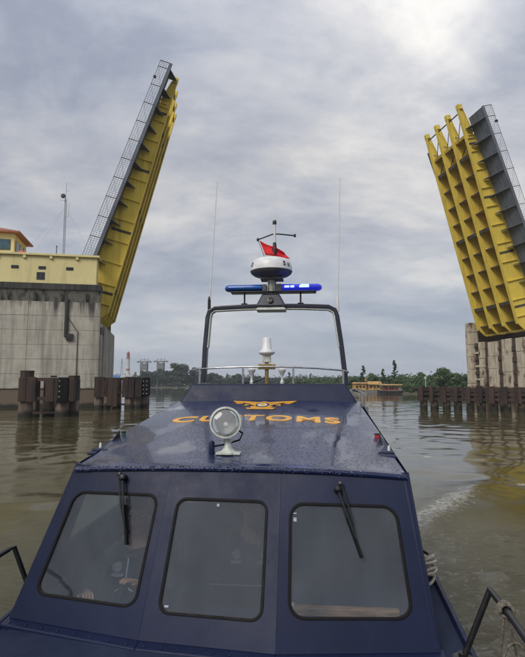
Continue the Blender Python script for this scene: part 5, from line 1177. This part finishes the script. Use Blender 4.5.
def lightbar():
    yc, zc = 3.86, 4.115
    o = MB().box(-.57, .60, yc - .085, yc + .085, zc - .070, zc - .047).build('light_bar', M_BLACKM, boat, bevel=.01)
    def lens(x0, x1, m, name, endl, endr):
        R_ = []; n = 16
        xs2 = []
        if endl: xs2 += [(x0, .35), (x0 + .012, .68), (x0 + .035, .92)]
        xs2 += [(x0 + .06 if endl else x0, 1), (x1 - .06 if endr else x1, 1)]
        if endr: xs2 += [(x1 - .035, .92), (x1 - .012, .68), (x1, .35)]
        for x, k in xs2: R_.append([V((x, yc + .092 * k * math.cos(2 * math.pi * j / n), zc + .054 * k * math.sin(2 * math.pi * j / n) * (1 if math.sin(2 * math.pi * j / n) > 0 else .85))) for j in range(n)])
        return MB().loft(R_).build(name, m, o, smooth=True, angle=50)
    lens(-.655, -.135, M_BLUE, 'blue_lens', True, False); lens(.13, .675, M_BLUELIT, 'blue_lens', False, True)
    MB().box(-.135, -.075, yc - .08, yc + .08, zc - .046, zc + .045).build('end_block', M_DOMEGREY, o, bevel=.008); 
    for k in range(6): MB().box(.035 + k * .016, .045 + k * .016, yc - .088, yc + .088, zc - .05, zc + .05).build('siren_fin', M_DOMEGREY, o)
    MB().box(.03, .128, yc - .06, yc + .06, zc - .046, zc + .044).build('siren_block', M_BLACKM, o)
    for x0, x1 in ((.17, .235), (.25, .30), (.37, .50)):
        MB().box(x0, x1, yc - .0985, yc - .088, zc - .008, zc + .018).build('led_module', M_LED, o, bevel=.003)
    MB().box(.385, .50, yc - .094, yc - .080, zc + .026, zc + .034).build('led_module', M_LED, o)
    for x in (-.385, .385): MB().tube([V((x, yc, 3.89)), V((x, yc, zc - .05))], .012, 8).build('bar_leg', M_BLACKM, o)
    for x in (-.385, .385): MB().box(x - .04, x + .04, yc - .04, yc + .04, 3.893, 3.905).build('bar_foot', M_BLACKM, o)
lightbar()
# radar scanner on its white bracket, with the mast, spreader and whips
def radar():
    c = V((-.015, 3.86, 0))
    mo = MB().lathe([(.06, 4.03), (.05, 4.045), (.045, 4.10), (.055, 4.13), (.045, 4.17), (.05, 4.23), (.075, 4.245)], 16, Matrix.Translation(c)).build('radar_mount', M_CREAM, boat, smooth=True)
    for k in range(4):
        a = rad(45 + 90 * k); MB().tube([c + V((math.cos(a) * .075, math.sin(a) * .075, 4.03)), c + V((math.cos(a) * .05, math.sin(a) * .05, 4.23))], .009, 6).build('mount_strut', M_CREAM, mo)
    rd = MB().lathe([(.291, 4.345), (.287, 4.40), (.272, 4.46), (.243, 4.50), (.18, 4.522), (.09, 4.53), (0, 4.532)], 48, Matrix.Translation(c)).build('radar_dome', M_WHITE, boat, smooth=True, angle=60)
    MB().lathe([(.13, 4.243), (.16, 4.268), (.235, 4.288), (.275, 4.315), (.290, 4.344), (.0, 4.35)], 48, Matrix.Translation(c)).build('dome_underside', M_DOMEGREY, rd, smooth=True, angle=60)
    MB().box(-.16, .15, 3.74, 3.98, 4.225, 4.255).build('mount_plate', M_DOMEGREY, rd, bevel=.006)
    for body, ang in (('O', -62), ('S', 42), ('u', 58)):
        A_ = rad(ang); R0 = .283
        for_m = Matrix.Translation(c + V((math.sin(A_) * R0, -math.cos(A_) * R0, 4.415))) @ Matrix.Rotation(A_, 4, 'Z') @ Matrix.Rotation(rad(76), 4, 'X')
        m2 = text_mesh(body, .085, for_m, bold=.004); m2.materials.append(M_EMBDARK); link('lettering', m2, rd)
    ms = MB().tube([V((.025, 3.95, 4.0)), V((.025, 3.95, 4.60)), V((.027, 3.95, 5.12))], [.022, .020, .018], 12).build('mast_pole', M_WHITE, boat, smooth=True)
    MB().lathe([(.034, 4.60), (.036, 4.62), (.034, 4.69), (.026, 4.74), (.024, 4.78)], 14, Matrix.Translation((.026, 3.95, 0))).build('mast_joint', M_BLACKM, ms, smooth=True)
    MB().lathe([(.026, 5.045), (.028, 5.06), (.028, 5.09), (.022, 5.10)], 14, Matrix.Translation((.026, 3.95, 0))).build('mast_band', M_BLACKM, ms, smooth=True)
    MB().tube([V((-.21, 3.95, 4.83)), V((.0, 3.95, 4.905)), V((.08, 3.95, 4.905)), V((.31, 3.95, 4.875))], .010, 8).build('spreader', M_BLACKM, ms, smooth=True)
    for x, z in ((-.21, 4.83), (.31, 4.875)): MB().lathe([(.015, -.02), (.018, 0), (.015, .02)], 10, Matrix.Translation((x, 3.95, z))).build('spreader_end', M_BLACKM, ms)
    MB().tube([V((-.205, 3.95, 4.82)), V((-.11, 3.95, 4.56))], .004, 5).build('halyard', M_BLACK, ms)
    for (x0, z0, x1, z1) in ((-.885, 3.80, -.79, 5.68), (.885, 3.78, .945, 5.68)):
        w = MB().tube([V((x0, 3.9, z0)), V((x0 + (x1 - x0) * .25, 3.9, z0 + (z1 - z0) * .25)), V((x1, 3.9, z1))], [.012, .0085, .0055], 8).build('whip_antenna', M_WHITE, boat, smooth=True)
        MB().lathe([(.022, -.06), (.022, .10), (.012, .16)], 10, Matrix.Translation((x0, 3.9, z0 + .06))).build('antenna_base', M_WHITE if x0 > 0 else M_BLACKM, w, smooth=True)
radar()
# bow rails
def bow_rail(s, y0, ln=1.0):
    b0 = V((s * 1.235, y0, 1.44)); t0 = V((s * 1.375, y0 - .02, 1.785))
    pts = [t0 + V((-s * .004, .0, -.02)), t0, t0 + V((-s * .015, -.06, .008)), V((s * 1.33, y0 - .35 * ln, 1.82)), V((s * 1.24, y0 - .85 * ln, 1.90)), V((s * 1.16, y0 - 1.25 * ln, 1.95)), V((s * 1.14, y0 - 1.33 * ln, 1.93)), V((s * 1.06, y0 - 1.36 * ln, 1.38))]
    if s < 0: pts = pts[:2] + [t0 + V((.0, -.06, .0)), V((-1.38, y0 - .3, 1.775)), V((-1.37, y0 - .62, 1.75)), V((-1.35, y0 - .70, 1.72)), V((-1.24, y0 - .74, 1.38))]
    o = MB().tube([b0, t0] + pts[2:], .0150, 12).build('bow_rail', M_BLACKM, boat, smooth=True)
    MB().lathe([(.05, 0), (.05, .008), (.022, .012), (.022, .03)], 14, Matrix.Translation(b0)).build('rail_foot', M_BLACKM, o, smooth=True)
    MB().lathe([(.05, 0), (.05, .008), (.022, .012), (.022, .03)], 14, Matrix.Translation((pts[-1].x, pts[-1].y, 1.385))).build('rail_foot', M_BLACKM, o, smooth=True)
    return pts
rp = bow_rail(1, -.34); bow_rail(-1, .10)

# ------------------------------------------------------------------ things carried on the boat
BM = Matrix.Translation(BOAT_O) @ Matrix.Rotation(BOAT_YAW, 4, 'Z')
def on_boat(x, y, z): return BM @ V((x, y, z))
# flag
fl = empty('flag', on_boat(-.20, 3.95, 4.82), BOAT_YAW); tag(fl, 'small red and white flag drooping from the mast spreader', 'flag')
vs_ = []; nu, nv = 14, 9
def flagmesh(v0, v1, name, m):
    mb = MB(); g = []
    for j in range(nv + 1):
        v = v0 + (v1 - v0) * j / nv; row = []
        for i in range(nu + 1):
            u = i / nu
            row.append(V((.012 + v * .09 + u * .33 - .02 * math.sin(u * 4), .05 * math.sin(u * 7 + v * 3) * u + .02 * math.sin(v * 6), -.0 - v * .23 - u * .15 * (1 - v * .75) - .02 * u * u)))
        g.append(row)
    mb.loft(g, closed=False); o = mb.build(name, m, fl, smooth=True)
    so = o.modifiers.new('solid', 'SOLIDIFY'); so.thickness = .002
flagmesh(0, .93, 'flag_cloth', M_RED); flagmesh(.93, 1.0, 'white_hem', mat('white_flag_cloth', (.6, .6, .6), .8, var=.1))
# line tied round the bow rail
rk = empty('mooring_line', on_boat(1.33, -.70, 1.44), BOAT_YAW); tag(rk, 'thin grey line knotted round the bow rail and hanging down', 'rope')
c0 = V((1.33, -.69, 1.82)) - V((1.33, -.70, 1.44)); ax = (V((1.24, -1.19, 1.90)) - V((1.33, -.69, 1.82))).normalized(); e1 = ax.orthogonal().normalized(); e2 = ax.cross(e1)
coil = [c0 + ax * (-.035 + .07 * k / 60) + (e1 * math.cos(k * .62) + e2 * math.sin(k * .62)) * .027 for k in range(61)]
MB().tube(coil, .0075, 7).build('knot', M_ROPE, rk, smooth=True)
MB().tube([c0 + V((-.015, -.02, -.03)), c0 + V((-.02, .0, -.12)), c0 + V((-.035, .01, -.22)), c0 + V((-.03, 0, -.36))], .006, 7).build('hanging_end', M_ROPE, rk, smooth=True)
MB().tube([c0 + V((.0, -.03, -.03)), c0 + V((.02, -.03, -.14)), c0 + V((.035, -.04, -.26)), c0 + V((.04, -.04, -.37))], .006, 7).build('hanging_end', M_ROPE, rk, smooth=True)
lp = [c0 + V((.02 + .055 * math.sin(a), -.04, -.12 - .10 * (1 - math.cos(a)))) for a in np.linspace(0, 6.28, 26, endpoint=False)]
MB().tube(lp, .0055, 6, closed=True).build('loop', M_ROPE, rk, smooth=True)
# coil of pale rope hung on the wheelhouse side
rc = empty('rope_coil', on_boat(1.25, .66, 1.42), BOAT_YAW); rc.scale = (.68, .68, .68); tag(rc, 'pale rope coil hung on the wheelhouse side above the deck edge', 'rope')
for k in range(7):
    tl = rad((20, -12, 32, 5, -25, 14, 40)[k]); r0 = (.10, .11, .095, .12, .10, .115, .09)[k]; cz = .10 + .028 * k; cy_ = .06 * math.sin(k * 2.0)
    MB().tube([V((.03 + r0 * .85 * math.cos(a), cy_ + r0 * math.sin(a), cz + r0 * .75 * math.cos(a) * math.sin(tl) + .05 * math.sin(a) * math.cos(k * 1.7))) for a in np.linspace(0, 6.28, 22, endpoint=False)], .015, 8, closed=True).build('coil_turn', M_PALEROPE, rc, smooth=True)
MB().tube([V((.07, .05, .30)), V((-.02, .0, .36)), V((-.07, -.02, .38))], .012, 8).build('coil_lashing', M_BLACK, rc, smooth=True)
gl = [V((.10 + .04 * math.sin(k * 1.9), .20 + .03 * math.cos(k * 2.3), .09 - .006 * k + .01 * math.sin(k))) for k in range(16)]
MB().tube(gl, .009, 7).build('green_tail', M_GREENROPE, rc, smooth=True)

# ------------------------------------------------------------------ cabin fittings
ds = empty('helm_console', on_boat(0, .2, .55), BOAT_YAW); tag(ds, 'dark helm console behind the windscreen with wooden counter edge', 'console')
MB().hexa([(-1.02, -.25, 0), (1.0, -.25, 0), (1.0, .12, 0), (-1.02, .12, 0), (-1.02, -.25, .86), (1.0, -.25, .86), (1.0, .14, .78), (-1.02, .14, .78)]).build('console_body', M_DASH, ds, bevel=.02)
MB().box(.38, 1.0, -.12, -.07, .885, .935).build('counter_edge', M_WOOD, ds, bevel=.006); MB().box(.34, .385, -.12, -.07, .84, .945).build('counter_post', M_CREAM, ds, bevel=.004)
MB().box(-.15, .2, -.05, .0, .85, 1.03).build('display', M_BLACKM, ds, bevel=.01)
MB().tube([V((-.75 + .17 * math.cos(a), .17 + .05 * math.sin(a), .92 + .17 * math.sin(a))) for a in np.linspace(0, 6.28, 28, endpoint=False)], .014, 8, closed=True).build('steering_wheel', M_BLACKM, ds, smooth=True)
for k in range(3):
    a = rad(90 + 120 * k); MB().tube([V((-.75, .15, .92)), V((-.75 + .17 * math.cos(a), .17 + .05 * math.sin(a), .92 + .17 * math.sin(a)))], .010, 6).build('wheel_spoke', M_STEEL, ds)
MB().tube([V((-.75, .15, .92)), V((-.75, .08, .86))], .03, 10).build('wheel_hub', M_BLACKM, ds, smooth=True)
def seat(x, y, label):
    s = empty('pedestal_chair', on_boat(x, y, .55), BOAT_YAW); tag(s, label, 'seat')
    MB().tube([V((0, 0, 0)), V((0, 0, .42))], .05, 12).build('seat_column', M_STEEL, s, smooth=True)
    MB().box(-.25, .25, -.24, .24, .42, .52).build('seat_cushion', M_SEAT, s, bevel=.035); MB().box(-.25, .25, .21, .31, .50, 1.10).build('seat_back', M_SEAT, s, bevel=.035)
    MB().lathe([(.2, 0), (.2, .02), (.06, .04)], 18).build('seat_foot', M_STEEL, s, smooth=True)
seat(-.72, .62, 'black helm seat behind the left window'); seat(.05, .95, 'black crew seat behind the middle window')

# ------------------------------------------------------------------ people in the wheelhouse
def skin_mesh(joints, edges, sub=2, name='body'):
    """joints: name -> (pos, radius); grown with a Skin modifier so that the limbs join as one surface."""
    ids = {k: i for i, k in enumerate(joints)}
    me = bpy.data.meshes.new(name); me.from_pydata([joints[k][0] for k in joints], [(ids[a], ids[b]) for a, b in edges], []); me.update()
    o = bpy.data.objects.new(name, me); COL.objects.link(o)
    md = o.modifiers.new('skin', 'SKIN'); md.use_smooth_shade = True
    for k, i in ids.items():
        sv = me.skin_vertices[0].data[i]; r = joints[k][1]; sv.radius = (r, r) if not isinstance(r, tuple) else r; sv.use_root = (k == list(joints)[0])
    sb = o.modifiers.new('sub', 'SUBSURF'); sb.levels = sub; sb.render_levels = sub
    dg = bpy.context.evaluated_depsgraph_get(); dg.update()
    m2 = bpy.data.meshes.new_from_object(o.evaluated_get(dg)); bpy.data.objects.remove(o); bpy.data.meshes.remove(me)
    m2.polygons.foreach_set('use_smooth', [True] * len(m2.polygons)); return m2
def person(loc, rz, label, hands, head_turn=0.0, seat_h=.52):
    """Seated person facing -y of its own frame; hands: two wrist targets."""
    root = empty('person', loc, rz); tag(root, label, 'person')
    hz = seat_h + .10; J = {}; E_ = []
    def j(n, p, r, link_=None):
        J[n] = (V(p), r)
        if link_: E_.append((link_, n))
    j('pelvis', (0, .04, hz), (.15, .115)); j('waist', (0, .06, hz + .18), (.135, .10), 'pelvis'); j('chest', (0, .04, hz + .36), (.155, .115), 'waist'); j('upper', (0, .04, hz + .47), (.12, .09), 'chest')
    j('neck', (0, .03, hz + .56), .052, 'upper'); j('skull_base', (0, .01, hz + .63), .068, 'neck'); j('head', (0, -.005, hz + .71), (.078, .092), 'skull_base'); j('crown', (0, .01, hz + .785), (.066, .078), 'head')
    for s, T in zip((-1, 1), hands):
        T = V(T); S = V((s * .19, .04, hz + .44)); d = T - S; L1, L2 = .29, .26; dist = min(d.length, L1 + L2 - .01); d.normalize()
        a = (L1 * L1 - L2 * L2 + dist * dist) / (2 * dist); hh = math.sqrt(max(0, L1 * L1 - a * a)); pole = V((s * .6, .2, -.7)); pole = (pole - d * pole.dot(d)).normalized()
        El = S + d * a + pole * hh; Wr = S + d * dist; k = 'l' if s < 0 else 'r'
        j('sh' + k, S, .062, 'upper'); j('el' + k, El, .043, 'sh' + k); j('fo' + k, El.lerp(Wr, .4), .042, 'el' + k); j('wr' + k, Wr, .027, 'fo' + k)
        hd = (Wr - El).normalized(); sd = hd.cross(V((0, 0, 1))); sd = sd.normalized() if sd.length > .05 else V((1, 0, 0)); up = sd.cross(hd)
        j('pa' + k, Wr + hd * .05, (.036, .018), 'wr' + k)
        for q, (off, ln) in enumerate(((-.027, .066), (-.009, .078), (.009, .074), (.027, .058))):
            b = Wr + hd * .085 + sd * off; j('f%d%s' % (q, k), b, .0095, 'pa' + k); m_ = b + hd * ln * .5 - up * .008; j('g%d%s' % (q, k), m_, .0085, 'f%d%s' % (q, k)); j('h%d%s' % (q, k), m_ + hd * ln * .3 - up * ln * .35, .0075, 'g%d%s' % (q, k))
        tb = Wr + hd * .035 - sd * s * .036; j('t0' + k, tb, .0105, 'pa' + k); j('t1' + k, tb + hd * .035 - sd * s * .022, .009, 't0' + k); j('t2' + k, tb + hd * .06 - sd * s * .022 - up * .012, .008, 't1' + k)
        j('hi' + k, (s * .10, 0, hz - .02), .095, 'pelvis'); j('kn' + k, (s * .13, -.42, hz - .02), .062, 'hi' + k); j('sn' + k, (s * .13, -.44, hz - .22), .052, 'kn' + k); j('an' + k, (s * .13, -.42, .09), .038, 'sn' + k); j('to' + k, (s * .135, -.56, .045), (.042, .03), 'an' + k)
    bm_ = skin_mesh(J, E_); bm_.materials.append(M_SKIN); body = link('body', bm_, root)
    hc = V((0, -.01, hz + .70)); hm = Matrix.Translation(hc) @ Matrix.Rotation(head_turn, 4, 'Z')
    # face: nose, eyes, brows, mouth, ears
    MB().hexa([hm @ V(p_) for p_ in ((-.016, -.088, -.028), (.016, -.088, -.028), (.010, -.07, -.03), (-.010, -.07, -.03), (-.006, -.086, .02), (.006, -.086, .02), (.006, -.07, .02), (-.006, -.07, .02))]).build('nose', M_SKIN, root, bevel=.004)
    for s in (-1, 1):
        MB().lathe([(0, -.010), (.008, -.006), (.011, 0), (.008, .006), (0, .010)], 10, hm @ Matrix.Translation((s * .031, -.083, .012))).build('eye', M_WHITE, root, smooth=True)
        MB().lathe([(0, -.005), (.005, 0), (0, .005)], 8, hm @ Matrix.Translation((s * .031, -.0925, .012))).build('iris', M_HAIR, root)
        MB().tube([hm @ V((s * .015, -.091, .030)), hm @ V((s * .048, -.083, .030))], .004, 6).build('eyebrow', M_HAIR, root)
        MB().lathe([(0, -.012), (.022, -.008), (.026, 0), (.018, .008), (0, .01)], 12, hm @ Matrix.Translation((s * .080, .01, -.002)) @ Matrix.Rotation(rad(90), 4, 'Y')).build('ear', M_SKIN, root, smooth=True)
    MB().tube([hm @ V((-.022, -.086, -.055)), hm @ V((0, -.091, -.053)), hm @ V((.022, -.086, -.055))], .005, 6).build('lips', mat('lips', (.25, .09, .07), .5), root, smooth=True)
    hr = MB(); g = []
    for i in range(9):
        el = rad(-12 + i * 12.7); row = []
        for q in range(24):
            az = 2 * math.pi * q / 24; front = -math.sin(az) if False else math.cos(az)
            e2_ = max(el, rad(34)) if math.cos(az) > .25 and i < 4 else el
            row.append(hm @ V((math.sin(az) * math.cos(e2_) * .088, .012 - math.cos(az) * math.cos(e2_) * .103, .035 + math.sin(e2_) * .092)))
        g.append(row)
    hr.loft(g, closed=True, caps=True).build('hair', M_HAIR, root, smooth=True)
    # clothing: shirt and trousers grown over the same skeleton
    C1 = {k: (J[k][0], tuple(x + .024 for x in J[k][1]) if isinstance(J[k][1], tuple) else J[k][1] + .020) for k in ('pelvis', 'waist', 'chest', 'upper', 'shl', 'ell', 'fol', 'shr', 'elr', 'for')}
    for k in 'lr': C1['fo' + k] = (J['el' + k][0].lerp(J['wr' + k][0], .78), .044)
    C1['collar'] = (J['neck'][0] - V((0, 0, .005)), .066)
    m_ = skin_mesh(C1, [('pelvis', 'waist'), ('waist', 'chest'), ('chest', 'upper'), ('upper', 'collar')] + [e for k in 'lr' for e in (('upper', 'sh' + k), ('sh' + k, 'el' + k), ('el' + k, 'fo' + k))]); m_.materials.append(M_SHIRT); link('shirt', m_, root)
    C2 = {k: (J[k][0], tuple(x + .016 for x in J[k][1]) if isinstance(J[k][1], tuple) else J[k][1] + .016) for k in ('pelvis', 'hil', 'knl', 'snl', 'anl', 'hir', 'knr', 'snr', 'anr')}
    m_ = skin_mesh(C2, [e for k in 'lr' for e in (('pelvis', 'hi' + k), ('hi' + k, 'kn' + k), ('kn' + k, 'sn' + k), ('sn' + k, 'an' + k))]); m_.materials.append(M_TROUSER); link('trousers', m_, root)
    for x, z, w, h, mm in ((.105, .40, .030, .036, M_BADGE), (-.105, .40, .032, .034, M_PATCH), (-.105, .345, .045, .010, M_PATCH), (.095, .345, .045, .012, M_PATCH)):
        pts = [V((x + w * math.cos(a), -.112, hz + z + h * math.sin(a))) for a in np.linspace(0, 6.28, 16, endpoint=False)]
        MB().prism(pts, (0, .03, 0)).build('badge', mm, root)
    return root
# helmsman: seat at x -.72; hand on the wheel
person(on_boat(-.72, .52, .55), BOAT_YAW, 'person in navy uniform with yellow badge steering behind the left window', [(-.22, -.32, .92), (.12, -.30, .98)], head_turn=rad(-8))
person(on_boat(.05, .85, .55), BOAT_YAW, 'person with one arm raised dimly seen behind the middle window', [(-.28, -.42, .80), (-.02, -.42, 1.42)], head_turn=rad(10))

# ------------------------------------------------------------------ damp air over the river
hz = MB().box(-2500, 2500, -2500, 2500, -4, 62).build('haze', bpy.data.materials.new('damp_air')); tag(hz, 'thin even damp air over the whole river', 'haze', kind='stuff')
hm_ = hz.data.materials[0]; hm_.use_nodes = True; hN = hm_.node_tree.nodes; hN.clear()
pv = hN.new('ShaderNodeVolumePrincipled'); pv.inputs['Color'].default_value = (0.80, 0.87, 0.95, 1); pv.inputs['Density'].default_value = 0.00028; pv.inputs['Anisotropy'].default_value = 0.0
ho = hN.new('ShaderNodeOutputMaterial'); hm_.node_tree.links.new(pv.outputs[0], ho.inputs['Volume'])
